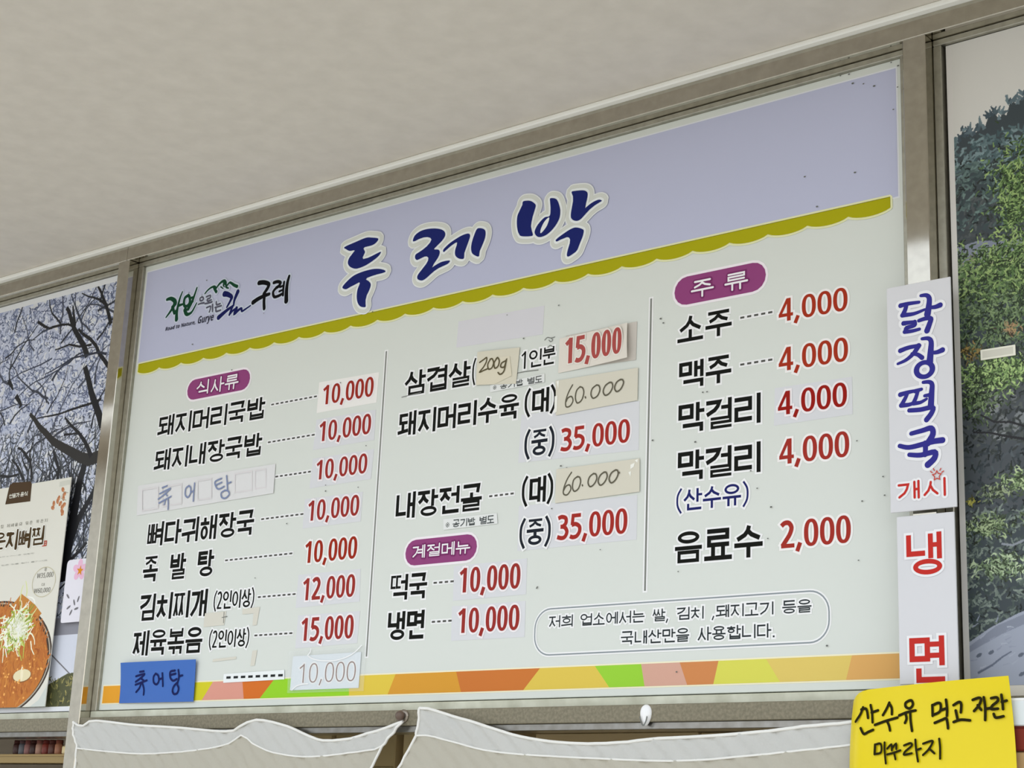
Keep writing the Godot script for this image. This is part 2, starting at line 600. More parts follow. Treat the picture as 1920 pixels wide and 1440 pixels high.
# ================================================================ the scene
func _ready() -> void:
	# camera
	var cam := Camera3D.new()
	cam.name = "camera"
	cam.position = Vector3(3.5676, -0.3038, 2.7271)
	cam.rotation = Vector3(0.2717, 0.6882, 0.0442)
	cam.fov = rad_to_deg(2.0 * atan(720.0 / 3147.09))
	cam.near = 0.05
	cam.far = 200.0
	add_child(cam)
	cam.current = true
	# daylight: an overcast sky, no sun
	var sky_m := ProceduralSkyMaterial.new()
	sky_m.sky_top_color = Color(0.86, 0.90, 0.95)
	sky_m.sky_horizon_color = Color(0.97, 0.96, 0.93)
	sky_m.ground_bottom_color = Color(0.45, 0.43, 0.40)
	sky_m.ground_horizon_color = Color(0.60, 0.58, 0.54)
	sky_m.sun_angle_max = 0.0
	var sky := Sky.new()
	sky.sky_material = sky_m
	var env := Environment.new()
	env.background_mode = Environment.BG_SKY
	env.sky = sky
	env.background_energy_multiplier = 1.0
	env.tonemap_mode = Environment.TONE_MAPPER_LINEAR
	env.tonemap_exposure = 2.03
	env.sdfgi_enabled = true
	env.ssao_enabled = true
	env.ssil_enabled = true
	var we := WorldEnvironment.new()
	we.name = "daylight"
	we.environment = env
	add_child(we)

	rng.seed = 20240611
	build_shell()
	build_metalwork()
	build_left_bay()
	build_right_bay()
	build_menu_board()
	build_stickers()
	build_signs()
	build_below()

# ---------------------------------------------------------------- the shell
func noisy(c0: Color, c1: Color, freq: float, size: float, rough := 0.7, metal := 0.0, stretch := Vector3.ONE) -> StandardMaterial3D:
	var n := FastNoiseLite.new()
	n.seed = 7
	n.frequency = freq
	n.fractal_octaves = 5
	var t := NoiseTexture2D.new()
	t.width = 512
	t.height = 512
	t.seamless = true
	t.noise = n
	var g := Gradient.new()
	g.set_color(0, c0)
	g.set_color(1, c1)
	t.color_ramp = g
	var m := StandardMaterial3D.new()
	m.albedo_texture = t
	m.uv1_triplanar = true
	m.uv1_world_triplanar = true
	m.uv1_scale = stretch / size
	m.roughness = rough
	m.metallic = metal
	return m

func build_shell() -> void:
	var plaster := noisy(ink(205, 199, 188), ink(215, 209, 198), 0.02, 0.8, 0.85)
	structure("floor", box(Vector3(-12, FLOOR_Y - 0.2, -2.2), Vector3(14, FLOOR_Y, 14)), noisy(ink(206, 198, 186), ink(222, 214, 202), 0.02, 1.5, 0.9))
	structure("ceiling", box(Vector3(-6, 1.266, -2.2), Vector3(9, 1.45, 1.18), 0.004), plaster)
	structure("wall_back", box(Vector3(-6, FLOOR_Y, -2.2), Vector3(9, 1.266, -2.0)), mat(150, 140, 125, 0.9))
	structure("wall_left", box(Vector3(-6.2, FLOOR_Y, -2.2), Vector3(-6, 1.45, 0.0)), plaster)
	structure("wall_right", box(Vector3(9, FLOOR_Y, -2.2), Vector3(9.2, 1.45, 0.0)), plaster)
	# added house across the lane, out of view, to shape the left post's reflection
	structure("added_wall_opposite", box(Vector3(-18, FLOOR_Y, 7.6), Vector3(-4.4, 3.3, 8.0)), noisy(ink(226, 224, 220), ink(236, 234, 230), 0.02, 1.2, 0.9))
	structure("added_trim_2", box(Vector3(-18.3, 3.3, 7.3), Vector3(-4.1, 3.62, 8.3), 0.02), mat(150, 138, 120, 0.8))  # eave of the added house, a dark band for the reflection
	structure("wall_front", box(Vector3(-6, -0.02, -0.12), Vector3(9, 1.266, -0.03)), mat(120, 112, 100, 0.9))
	structure("trim_1", box(Vector3(-6, 1.2545, -0.03), Vector3(9, 1.266, 0.058), 0.003), mat(248, 241, 226, 0.6))

func build_metalwork() -> void:
	var steel := noisy(Color(0.70, 0.68, 0.635), Color(0.76, 0.74, 0.69), 0.03, 0.5, 0.34, 1.0, Vector3(1, 1, 1))
	steel.roughness = 0.08
	var dull := noisy(ink(104, 98, 80), ink(134, 127, 106), 0.05, 0.22, 0.6)
	var worn := noisy(ink(176, 176, 156), ink(214, 215, 198), 0.012, 0.5, 0.5)
	var lip := noisy(Color(0.50, 0.49, 0.47), Color(0.60, 0.60, 0.59), 0.03, 0.6, 0.3, 1.0)
	var alu := noisy(Color(0.62, 0.61, 0.56), Color(0.70, 0.69, 0.64), 0.03, 0.4, 0.42, 0.9)
	var t := thing("post_and_rail_framework", "stainless steel post and rail framework holding the menu board and photo panels", "frame", Vector3(0, -1.9, 0))
	var up := Vector3(0, 1.9, 0)
	put("top_rail", box(Vector3(-0.0272, 1.213, -0.03) + up, Vector3(5, 1.2545, 0.042) + up, 0.0015), steel, t)
	put("top_rail", box(Vector3(-3, 1.213, -0.03) + up, Vector3(-0.0285, 1.2545, 0.042) + up, 0.0015), steel, t)
	for x in [-0.0605, 2.2815]:
		put("post", box(Vector3(x, -1.9, -0.03) + up, Vector3(x + 0.0465, 1.2128, 0.042) + up, 0.0015), steel, t)
	for s in [[-3.0, -0.0607], [-0.0138, 2.2813], [2.3282, 5.0]]:
		put("lower_rail", box(Vector3(s[0], -0.0545, -0.025) + up, Vector3(s[1], -0.0215, 0.040) + up, 0.0015), dull, t)
		put("rail_lip", box(Vector3(s[0], -0.068, -0.025) + up, Vector3(s[1], -0.0547, 0.034) + up, 0.001), lip, t)
	# aluminium channel frames, one to a bay
	var n := 0
	for s in [[-2.345, -0.0612, "aluminium channel frame around the winter tree photo panel"], [-0.0132, 2.2808, "aluminium channel frame around the white menu board"], [2.3284, 4.62, "aluminium channel frame around the mountain pine photo panel"]]:
		var f := thing("channel_frame", s[2], "frame", Vector3((s[0] + s[1]) / 2.0, -0.0205, 0))
		var o := -f.position
		var a: float = s[0]
		var b: float = s[1]
		# each bar: a lip in front of the panel's edge and a back leg
		for q in [["top_bar", a, b, 1.2, 1.2125], ["bottom_bar", a, b, -0.0205, -0.003]]:
			put(q[0], box(Vector3(q[1], q[3], -0.028) + o, Vector3(q[2], q[4], 0.010) + o, 0.0015), alu if q[0] == "top_bar" else worn, f)
		var w := 0.0205 if n == 1 else 0.0165
		for q in [[a, a + w], [b - w, b]]:
			put("side_bar", box(Vector3(q[0], -0.0028, -0.028) + o, Vector3(q[1], 1.1998, 0.010) + o, 0.0015), alu, f)
			n += 0
		n += 1
	# knob that holds the curtain, and the white hook further right
	var k := thing("wall_peg", "brown round knob on the lower rail where the left curtain is hooked", "knob", Vector3(Vector2(1.1009, -0.0345).x, Vector2(1.1009, -0.0345).y, 0.0402))
	put("base", lathe([Vector2(0, 0), Vector2(0.014, 0), Vector2(0.014, 0.003), Vector2(0.008, 0.005), Vector2(0, 0.005)]), mat(150, 140, 128, 0.4, 0.8), k)
	put("head", lathe([Vector2(0.006, 0.005), Vector2(0.0095, 0.009), Vector2(0.011, 0.014), Vector2(0.0085, 0.019), Vector2(0.0, 0.0215)]), mat(98, 82, 72, 0.35), k)
	var hk := thing("adhesive_hook", "white drop-shaped hook stuck on the rail below the notice box", "hook", Vector3(Vector2(1.7245, -0.0419).x, Vector2(1.7245, -0.0419).y, 0.0402))
	var p := Pen.new(0.0)
	var st := SurfaceTool.new()
	st.begin(Mesh.PRIMITIVE_TRIANGLES)
	st.set_smooth_group(0)
	var prof := []
	for i in 7: prof.append([cos(i * PI / 12.0), sin(i * PI / 12.0) * 0.007])
	for i in 6:
		for j in 28:
			var q := []
			for e in [[i, j], [i, j + 1], [i + 1, j + 1], [i + 1, j]]:
				var an: float = TAU * e[1] / 28
				var rr: float = prof[e[0]][0]
				var y := sin(an) * 0.020
				var x := cos(an) * 0.0125 * (1.0 + 0.25 * sin(an))
				q.append(Vector3(x * rr, y * rr, prof[e[0]][1]))
			for e in [0, 2, 1, 0, 3, 2]: st.add_vertex(q[e])
	st.generate_normals()
	put("plate", st.commit(), mat(236, 240, 240, 0.15), hk)
	var arc := Pen.new(0.0085)
	arc.stroke(smooth([Vector2(-0.008, -0.004), Vector2(-0.005, -0.014), Vector2(0, -0.020), Vector2(0.005, -0.014), Vector2(0.008, -0.004)], false, 5), 0.0028, 2)
	put("hook_wire", arc.mesh(), mat(96, 98, 96, 0.25, 0.9), hk)

# ---------------------------------------------------------------- left bay: winter photo, food poster, blossom print
func build_left_bay() -> void:
	var full := Rect2(-2.328, 0.0, 2.25, 1.199)
	var cv := Canvas.new(full, 800.0, ink(184, 189, 208))
	var pale := [ink(196, 202, 222), ink(164, 174, 204), ink(205, 207, 214), ink(150, 162, 196), ink(212, 214, 220)]
	for k in 5200:
		var p := Vector2(rng.randf_range(full.position.x, full.end.x), rng.randf_range(0, 1.2))
		var right := clampf((p.x + 0.75) / 0.6, 0, 1)
		var low := clampf((0.85 - p.y) / 0.5, 0, 1)
		var c: Color = pale[rng.randi() % 5]
		c = c.lerp(ink(210, 211, 212), 0.75 * maxf(right, low))
		cv.blob(p, rng.randf_range(0.006, 0.022), rng.randf_range(0.004, 0.012), rng.randf() * PI, c, 7)
	for k in 15000:
		var p := Vector2(rng.randf_range(full.position.x, full.end.x), rng.randf_range(0.02, 1.19))
		var c := tint(ink(70, 78, 104), ink(128, 138, 168))
		if p.y < 0.8: c = tint(ink(48, 52, 62), ink(110, 116, 130))
		cv.line(walk(p, rng.randf() * TAU, rng.randf_range(0.005, 0.012), 3, 1.3), rng.randf_range(0.0025, 0.0048), 0.002, c)
	for k in 5200:
		var p := Vector2(rng.randf_range(full.position.x, full.end.x), rng.randf_range(0.02, 1.19))
		cv.line(walk(p, rng.randf() * TAU, 0.007, 2, 1.0), 0.0045, 0.003, tint(ink(190, 198, 222), ink(222, 224, 230)))
	# long thin branches that lean to the upper left
	for k in 260:
		var p := Vector2(rng.randf_range(full.position.x, full.end.x), rng.randf_range(0.1, 1.15))
		cv.line(walk(p, rng.randf_range(0.3, 2.8), 0.03, rng.randi_range(4, 9), 0.4), rng.randf_range(0.005, 0.009), 0.002, tint(ink(34, 36, 44), ink(74, 78, 92)))
	var dark := ink(30, 30, 32)
	# upright twigs of the wood below
	for k in 620:
		var p := Vector2(rng.randf_range(full.position.x, full.end.x), rng.randf_range(0.35, 0.68))
		cv.line(walk(p, rng.randf_range(1.1, 2.2), 0.026, rng.randi_range(3, 6), 0.35), rng.randf_range(0.004, 0.009), 0.003, tint(ink(36, 38, 42), ink(80, 84, 90)))
	# the large limbs of the nearest tree
	cv.line([Vector2(-0.2016, 0.3449), Vector2(-0.2078, 0.4032), Vector2(-0.2003, 0.4639), Vector2(-0.1910, 0.5408), Vector2(-0.1822, 0.6214), Vector2(-0.1676, 0.6704)], 0.052, 0.022, dark)
	cv.line([Vector2(-0.1908, 0.4631), Vector2(-0.1714, 0.5097), Vector2(-0.1451, 0.5439), Vector2(-0.1189, 0.5781), Vector2(-0.1000, 0.6276)], 0.028, 0.010, dark)
	cv.line([Vector2(-0.1136, 0.6793), Vector2(-0.1497, 0.6744), Vector2(-0.1888, 0.6847), Vector2(-0.2326, 0.7047), Vector2(-0.2794, 0.7253), Vector2(-0.3244, 0.7459), Vector2(-0.3644, 0.7753), Vector2(-0.3985, 0.7982), Vector2(-0.4288, 0.8254), Vector2(-0.4494, 0.8407)], 0.036, 0.010, ink(44, 42, 40))
	cv.line([Vector2(-0.1442, 0.6827), Vector2(-0.1627, 0.7087), Vector2(-0.1832, 0.7322), Vector2(-0.2112, 0.7567), Vector2(-0.2492, 0.7826), Vector2(-0.2831, 0.8099)], 0.016, 0.006, dark)
	cv.line([Vector2(-0.1095, 0.7622), Vector2(-0.1294, 0.7978), Vector2(-0.1547, 0.8359), Vector2(-0.1770, 0.8694), Vector2(-0.1954, 0.9073), Vector2(-0.2162, 0.9442)], 0.026, 0.018, dark)
	cv.line([Vector2(-0.2127, 0.9778), Vector2(-0.2325, 1.0090), Vector2(-0.2626, 1.0420), Vector2(-0.2867, 1.0680), Vector2(-0.3072, 1.1000), Vector2(-0.3219, 1.1265), Vector2(-0.3342, 1.1398)], 0.020, 0.012, dark)
	cv.line([Vector2(-0.2885, 1.0778), Vector2(-0.2961, 1.1061), Vector2(-0.3071, 1.1400)], 0.014, 0.006, dark)
	cv.line([Vector2(-0.1053, 0.9278), Vector2(-0.1329, 0.9534), Vector2(-0.1608, 0.9792), Vector2(-0.1792, 1.0037), Vector2(-0.2070, 1.0268), Vector2(-0.2389, 1.0445), Vector2(-0.2667, 1.0647)], 0.014, 0.008, dark)
	cv.line([Vector2(-0.2960, 1.0791), Vector2(-0.3200, 1.0894), Vector2(-0.3503, 1.0928), Vector2(-0.3802, 1.0929), Vector2(-0.4100, 1.0914), Vector2(-0.4321, 1.1015), Vector2(-0.4663, 1.1202)], 0.006, 0.009, dark)
	cv.line([Vector2(-0.4100, 1.0914), Vector2(-0.4394, 1.0865), Vector2(-0.4677, 1.0749), Vector2(-0.4915, 1.0657)], 0.006, 0.003, ink(50, 54, 66))
	cv.line([Vector2(-0.1224, 1.0567), Vector2(-0.1369, 1.0871), Vector2(-0.1510, 1.1145), Vector2(-0.1695, 1.1397), Vector2(-0.1827, 1.1610), Vector2(-0.2006, 1.1817)], 0.014, 0.007, dark)
	cv.line([Vector2(-0.1618, 1.1227), Vector2(-0.1836, 1.1391), Vector2(-0.2144, 1.1508), Vector2(-0.2398, 1.1585), Vector2(-0.2716, 1.1737)], 0.008, 0.003, dark)
	cv.line([Vector2(-0.2472, 1.0505), Vector2(-0.2594, 1.0920), Vector2(-0.2472, 1.1185), Vector2(-0.2220, 1.1395), Vector2(-0.1952, 1.1506)], 0.006, 0.003, ink(52, 56, 70))
	cv.line([Vector2(-0.2613, 1.0892), Vector2(-0.2814, 1.1196), Vector2(-0.3010, 1.1469), Vector2(-0.3217, 1.1795)], 0.007, 0.003, ink(52, 56, 70))
	cv.line([Vector2(-0.1266, 0.9708), Vector2(-0.1613, 0.9824), Vector2(-0.1991, 0.9820), Vector2(-0.2422, 0.9824), Vector2(-0.2858, 0.9827), Vector2(-0.3179, 0.9719), Vector2(-0.3650, 0.9599), Vector2(-0.4035, 0.9529)], 0.007, 0.003, ink(44, 48, 60))
	cv.line([Vector2(-0.1993, 1.0100), Vector2(-0.2523, 1.0121), Vector2(-0.3035, 1.0264), Vector2(-0.3371, 1.0222), Vector2(-0.3665, 1.0204)], 0.007, 0.004, dark)
	cv.line([Vector2(-0.3769, 0.9966), Vector2(-0.4299, 0.9854), Vector2(-0.4796, 0.9800), Vector2(-0.5246, 0.9737), Vector2(-0.5687, 0.9607), Vector2(-0.6098, 0.9568)], 0.005, 0.003, ink(58, 64, 82))
	cv.line([Vector2(-0.2852, 0.9795), Vector2(-0.3351, 0.9587), Vector2(-0.3920, 0.9449), Vector2(-0.4456, 0.9367), Vector2(-0.4836, 0.9229), Vector2(-0.5158, 0.9050)], 0.005, 0.003, ink(58, 64, 82))
	cv.line([Vector2(-0.1279, 0.8429), Vector2(-0.1688, 0.8363), Vector2(-0.2155, 0.8333), Vector2(-0.2578, 0.8297), Vector2(-0.3100, 0.8242), Vector2(-0.3590, 0.8243), Vector2(-0.4137, 0.8251)], 0.008, 0.004, dark)
	cv.line([Vector2(-0.5317, 0.9072), Vector2(-0.5125, 0.8886), Vector2(-0.4993, 0.8741), Vector2(-0.5085, 0.8690)], 0.016, 0.006, dark)
	cv.line([Vector2(-0.5787, 0.9589), Vector2(-0.5592, 0.9400), Vector2(-0.5518, 0.9293)], 0.016, 0.006, dark)
	cv.line([Vector2(-0.2787, 0.7603), Vector2(-0.2446, 0.7577), Vector2(-0.2160, 0.7573)], 0.007, 0.005, dark)
	cv.line([Vector2(-0.4031, 0.6442), Vector2(-0.4175, 0.6919), Vector2(-0.4288, 0.7241), Vector2(-0.4198, 0.7541)], 0.010, 0.004, dark)
	cv.line([Vector2(-0.4238, 0.6987), Vector2(-0.4487, 0.7232), Vector2(-0.4726, 0.7415), Vector2(-0.4888, 0.7466)], 0.010, 0.007, dark)
	cv.line([Vector2(-0.2836, 0.6319), Vector2(-0.2845, 0.6621), Vector2(-0.2995, 0.6911), Vector2(-0.3194, 0.7193)], 0.013, 0.006, dark)
	cv.line([Vector2(-0.5608, 0.6731), Vector2(-0.5181, 0.6655), Vector2(-0.4727, 0.6669)], 0.009, 0.006, dark)
	cv.line([Vector2(-0.4438, 0.6484), Vector2(-0.4707, 0.6822), Vector2(-0.4895, 0.6998), Vector2(-0.5129, 0.7149)], 0.010, 0.004, dark)
	cv.line([Vector2(-0.1884, 0.3989), Vector2(-0.1634, 0.4145), Vector2(-0.1427, 0.4274), Vector2(-0.1226, 0.4431)], 0.012, 0.008, dark)
	# snowy bank, water line and grass at the foot of the picture
	for x0 in [0.0, -0.55, -1.1, -1.65]:
		var o := Vector2(x0, 0)
		var shift := func(a: Array) -> Array: return a.map(func(p): return p + o)
		cv.fill(shift.call([Vector2(-0.66, 0.22), Vector2(-0.07, 0.22), Vector2(-0.07, -0.01), Vector2(-0.66, -0.01)]), ink(206, 209, 221))
		cv.fill(shift.call([Vector2(-0.66, 0.235), Vector2(-0.07, 0.25), Vector2(-0.07, 0.20), Vector2(-0.66, 0.20)]), ink(138, 138, 146))
		cv.line(shift.call([Vector2(-0.3, 0.175), Vector2(-0.22, 0.15), Vector2(-0.12, 0.09), Vector2(-0.08, 0.07)]), 0.004, 0.003, ink(110, 108, 112))
		cv.fill(shift.call([Vector2(-0.66, -0.01), Vector2(-0.66, 0.08), Vector2(-0.4, 0.1), Vector2(-0.22, 0.07), Vector2(-0.14, 0.098), Vector2(-0.07, 0.10), Vector2(-0.07, -0.01)]), ink(82, 84, 56))
		for k in 420:
			var p := Vector2(rng.randf_range(-0.64, -0.07), rng.randf_range(0.0, 0.09)) + o
			cv.line(walk(p, rng.randf() * TAU, 0.007, 2, 1.0), 0.004, 0.002, tint(ink(52, 56, 40), ink(176, 164, 96)))
	cv.fill([Vector2(-2.33, 1.2), Vector2(-2.33, 1.181), Vector2(-0.07, 1.181), Vector2(-0.07, 1.2)], ink(222, 224, 226))
	cv.fill([Vector2(-2.33, 0.0), Vector2(-2.33, 0.0125), Vector2(-0.07, 0.0125), Vector2(-0.07, 0.0)], ink(226, 228, 232))
	cv.fill([Vector2(-0.085, 1.2), Vector2(-0.085, 0.0), Vector2(-0.07, 0.0), Vector2(-0.07, 1.2)], ink(222, 224, 226))
	var t := thing("photo_panel", "winter photo panel of bare black branches left of the menu board", "photo panel", Vector3(-1.2, 0, 0), "")
	put("backing", box(Vector3(-1.128, 0.0, -0.02), Vector3(1.122, 1.1985, -0.0005)), mat(220, 222, 222), t)
	put("print", print_panel(full, 0.0, Vector2(-1.2, 0)), printed(cv, 0.35), t)

	build_food_poster()

	# blossom print on a rounded white card
	var c0 := Vector2(-0.1787, 0.2302)
	var b := thing("blossom_card", "small white rounded card with a pink and orange blossom beside the left post", "card", Vector3(c0.x, c0.y, 0))
	var sil := PackedVector2Array()
	var w := 0.088
	var hh := 0.168
	for k in [[0, 0, 0.006], [w, 0, 0.006], [w, hh, 0.012], [0, hh, 0.012]]:
		var cx: float = clampf(k[0], k[2], w - k[2])
		var cy: float = clampf(k[1], k[2], hh - k[2])
		var a0 := atan2(1.0 if k[1] > 0 else -1.0, 1.0 if k[0] > 0 else -1.0)
		for s in 5: sil.append(Vector2(cx, cy) + Vector2.from_angle(a0 - PI / 4 + PI / 2 * s / 4) * k[2])
	put("card_sheet", slab(sil, 0.0108, 0.0018), mat(222, 220, 228, 0.4), b)
	var petals := Pen.new(0.0129)
	for k in 5: petals.poly(blob_poly(Vector2(0.058, 0.138) + Vector2.from_angle(TAU * k / 5 + 0.3) * 0.017, 0.013, 0.010, TAU * k / 5 + 0.3))
	put("petals", petals.mesh(), mat(226, 182, 206), b)
	var star := Pen.new(0.0133)
	var sp := PackedVector2Array()
	for k in 10: sp.append(Vector2(0.060, 0.136) + Vector2.from_angle(TAU * k / 10 + 0.2) * (0.015 if k % 2 == 0 else 0.006))
	star.poly(sp)
	put("stamens", star.mesh(), mat(214, 140, 40), b)
	var leaf := Pen.new(0.0131)
	for q in [[0.028, 0.040, 0.5], [0.050, 0.052, 2.0], [0.040, 0.026, 1.0], [0.062, 0.035, 0.2], [0.02, 0.07, 2.4], [0.066, 0.06, 1.2]]:
		leaf.poly(blob_poly(Vector2(q[0], q[1]), 0.009, 0.003, q[2]))
	put("small_leaves", leaf.mesh(), mat(120, 118, 122), b)

func blob_poly(c: Vector2, rx: float, ry: float, turn: float, n := 14) -> PackedVector2Array:
	var q := PackedVector2Array()
	for i in n: q.append(c + Vector2(cos(TAU * i / n) * rx, sin(TAU * i / n) * ry).rotated(turn))
	return q

# a flat shape cut out of sheet material
func slab(sil: PackedVector2Array, z: float, thick: float) -> ArrayMesh:
	var st := SurfaceTool.new()
	st.begin(Mesh.PRIMITIVE_TRIANGLES)
	st.set_smooth_group(-1)
	var ids := Geometry2D.triangulate_polygon(sil)
	for k in range(0, ids.size(), 3):
		var q := [sil[ids[k]], sil[ids[k + 1]], sil[ids[k + 2]]]
		if (q[1] - q[0]).cross(q[2] - q[0]) > 0: q = [q[0], q[2], q[1]]
		for p in q: st.add_vertex(Vector3(p.x, p.y, z + thick))
		for p in [q[0], q[2], q[1]]: st.add_vertex(Vector3(p.x, p.y, z))
	var ccw := not Geometry2D.is_polygon_clockwise(sil)
	for k in sil.size():
		var a := sil[k] if ccw else sil[(k + 1) % sil.size()]
		var b := sil[(k + 1) % sil.size()] if ccw else sil[k]
		for p in [Vector3(a.x, a.y, z), Vector3(b.x, b.y, z + thick), Vector3(b.x, b.y, z), Vector3(a.x, a.y, z), Vector3(a.x, a.y, z + thick), Vector3(b.x, b.y, z + thick)]: st.add_vertex(p)
	st.generate_normals()
	return st.commit()

func latin(text: String, b: Rect2, lean := 0.0, bold := false) -> PackedVector2Array:
	var f := SystemFont.new()
	f.font_names = PackedStringArray(["Droid Sans"])
	f.font_weight = 700 if bold else 400
	var tm := TextMesh.new()
	tm.font = f
	tm.font_size = 64
	tm.depth = 0.0
	tm.pixel_size = 0.01
	tm.text = text
	var arr := tm.get_mesh_arrays()
	var out := PackedVector2Array()
	if arr.is_empty(): return out
	var v: PackedVector3Array = arr[Mesh.ARRAY_VERTEX]
	var ids = arr[Mesh.ARRAY_INDEX]
	var lo := Vector2(INF, INF)
	var hi := -lo
	for p in v:
		lo = lo.min(Vector2(p.x, p.y))
		hi = hi.max(Vector2(p.x, p.y))
	for i in (ids if ids != null and ids.size() else range(v.size())):
		var u := (Vector2(v[i].x, v[i].y) - lo) / (hi - lo)
		out.append(b.position + Vector2(u.x * b.size.x + (u.y - 0.5) * lean * b.size.y, u.y * b.size.y))
	return out

func latin_print(called: String, text: String, b: Rect2, m: Material, parent: Node3D, z: float, lean := 0.0, bold := false) -> void:
	var t := latin(text, b, lean, bold)
	var p := Pen.new(z)
	p.org = Vector2(parent.position.x, parent.position.y)
	for k in range(0, t.size() - 2, 3): p.tri(t[k], t[k + 1], t[k + 2])
	put(called, p.mesh(), m, parent)

func build_food_poster() -> void:
	var r := Rect2(-0.70, 0.0115, 0.5055, 0.6155)
	var cv := Canvas.new(r, 1400.0, ink(215, 213, 203))
	# bowl of stew: dark rim, broth, heaped meat, leek shreds
	var c := Vector2(-0.4547, 0.1409)
	var rad := Vector2(Vector2(-0.1907, 0.1709).x - c.x, Vector2(-0.4540, 0.3019).y - Vector2(-0.4200, 0.1397).y)
	cv.blob(c, rad.x, rad.y, 0, ink(56, 44, 36), 60)
	cv.blob(c, rad.x * 0.975, rad.y * 0.97, 0, ink(168, 160, 144), 60)
	cv.blob(c, rad.x * 0.955, rad.y * 0.945, 0, ink(60, 46, 34), 60)
	cv.blob(c + Vector2(0, -0.004), rad.x * 0.93, rad.y * 0.93, 0, ink(186, 112, 42), 60)
	cv.fill([Vector2(-0.4103, 0.2818), Vector2(-0.3799, 0.3006), Vector2(-0.3592, 0.3184), Vector2(-0.3272, 0.3034), Vector2(-0.2898, 0.2839), Vector2(-0.2566, 0.2591), Vector2(-0.2939, 0.2323), Vector2(-0.3928, 0.2444)], ink(188, 124, 52))
	for k in 1500:
		var a := rng.randf() * TAU
		var d := sqrt(rng.randf()) * 0.92
		var p := c + Vector2(cos(a) * d * rad.x, sin(a) * d * rad.y)
		cv.line(walk(p, rng.randf_range(1.0, 2.2), rng.randf_range(0.004, 0.011), 3, 0.5), rng.randf_range(0.003, 0.008), 0.003, tint(tint(ink(150, 78, 26), ink(206, 140, 62)), ink(176, 100, 40)))
	var leek := Vector2(-0.3554, 0.2280)
	for k in 190:
		var p := leek + Vector2(rng.randfn(0, 0.034), rng.randfn(0, 0.026))
		cv.line(walk(p, rng.randf() * TAU, 0.011, 4, 0.5), 0.005, 0.003, [ink(232, 232, 205), ink(168, 184, 74), ink(210, 216, 150), ink(122, 148, 52), ink(240, 240, 225)][rng.randi() % 5])
	cv.blob(Vector2(-0.3515, 0.2206), 0.030, 0.022, 0.3, ink(226, 226, 200), 12)
	for k in 60:
		var p: Vector2 = Vector2(-0.3515, 0.2206) + Vector2(rng.randfn(0, 0.02), rng.randfn(0, 0.015))
		cv.line(walk(p, rng.randf() * TAU, 0.01, 3, 0.5), 0.004, 0.002, tint(ink(244, 243, 228), ink(190, 196, 150)))
	cv.blob(Vector2(-0.3117, 0.0947), 0.042, 0.018, 0.05, ink(128, 82, 40), 20)
	cv.blob(Vector2(-0.3120, 0.0961), 0.039, 0.0165, 0.05, ink(222, 210, 172), 20)
	cv.blob(Vector2(-0.3131, 0.1018), 0.006, 0.02, 0.1, ink(232, 222, 190), 10)
	for k in 90:
		var a := rng.randf() * TAU
		cv.blob(c + Vector2(cos(a) * rad.x * rng.randf_range(0.2, 0.9), -absf(sin(a)) * rad.y * rng.randf_range(0.5, 0.9)), 0.004, 0.003, 0, ink(226, 164, 84), 7)
	# rim of a white dish in the lower right corner
	cv.fill([Vector2(-0.2642, 0.0108), Vector2(-0.2259, 0.0295), Vector2(-0.1999, 0.0622), Vector2(-0.1939, 0.0787), Vector2(-0.1875, 0.0453), Vector2(-0.1944, 0.0095)], ink(196, 202, 196))
	# sprig in the upper right corner
	for q in [Vector2(-0.2260, 0.5952), Vector2(-0.2166, 0.5824), Vector2(-0.2191, 0.5708), Vector2(-0.2408, 0.5729), Vector2(-0.2439, 0.5643), Vector2(-0.2597, 0.5598), Vector2(-0.2623, 0.5482), Vector2(-0.2307, 0.5571), Vector2(-0.2195, 0.5472), Vector2(-0.2134, 0.5525), Vector2(-0.2196, 0.5354), Vector2(-0.2161, 0.5292)]:
		cv.blob(q, 0.0085, 0.006, rng.randf() * PI, ink(176, 112, 72), 8)
		cv.blob(q + Vector2(0.003, -0.003), 0.004, 0.003, 0, ink(196, 140, 100), 6)
	cv.line([Vector2(-0.2004, 0.5838), Vector2(-0.2201, 0.5887), Vector2(-0.2312, 0.5720), Vector2(-0.2060, 0.5636)], 0.002, 0.002, ink(160, 156, 136))
	cv.fill([Vector2(-0.2448, 0.6194), Vector2(-0.1929, 0.6200), Vector2(-0.1929, 0.6067), Vector2(-0.2443, 0.6045)], ink(200, 200, 188))
	var t := thing("food_poster", "cream food poster with a bowl of stew leaning before the winter photo", "poster", Vector3(r.get_center().x, r.position.y, 0))
	var o := Vector2(t.position.x, t.position.y)
	put("poster_sheet", box(Vector3(r.position.x - o.x, 0, 0.0172), Vector3(r.end.x - o.x, r.size.y, 0.0198), 0.0004), mat(220, 218, 208), t)
	put("print", print_panel(r, 0.02, o), printed(cv, 0.45), t)
	var brown := mat(72, 56, 34)
	var plate := Pen.new(0.0203)
	plate.org = o
	plate.poly(PackedVector2Array([Vector2(-0.4867, 0.5782), Vector2(-0.4774, 0.6310), Vector2(-0.4639, 0.6389), Vector2(-0.3781, 0.6331), Vector2(-0.3718, 0.6264), Vector2(-0.3692, 0.5762)]))
	put("shop_tag", plate.mesh(), mat(78, 62, 46), t)
	lettering("tag_lettering", t, "선율가 음식", Rect2(-0.4722, 0.5937, 0.0871, 0.0128), 0.17, mat(226, 224, 212), null, 0.0209, 0.0, 0.04, 0.25)
	lettering("small_lettering", t, "집 제배울의 담은 묵은지", Rect2(-0.4979, 0.5105, 0.2219, 0.0093), 0.14, mat(150, 148, 138), null, 0.0206, 0.0, 0.3, 0.6)
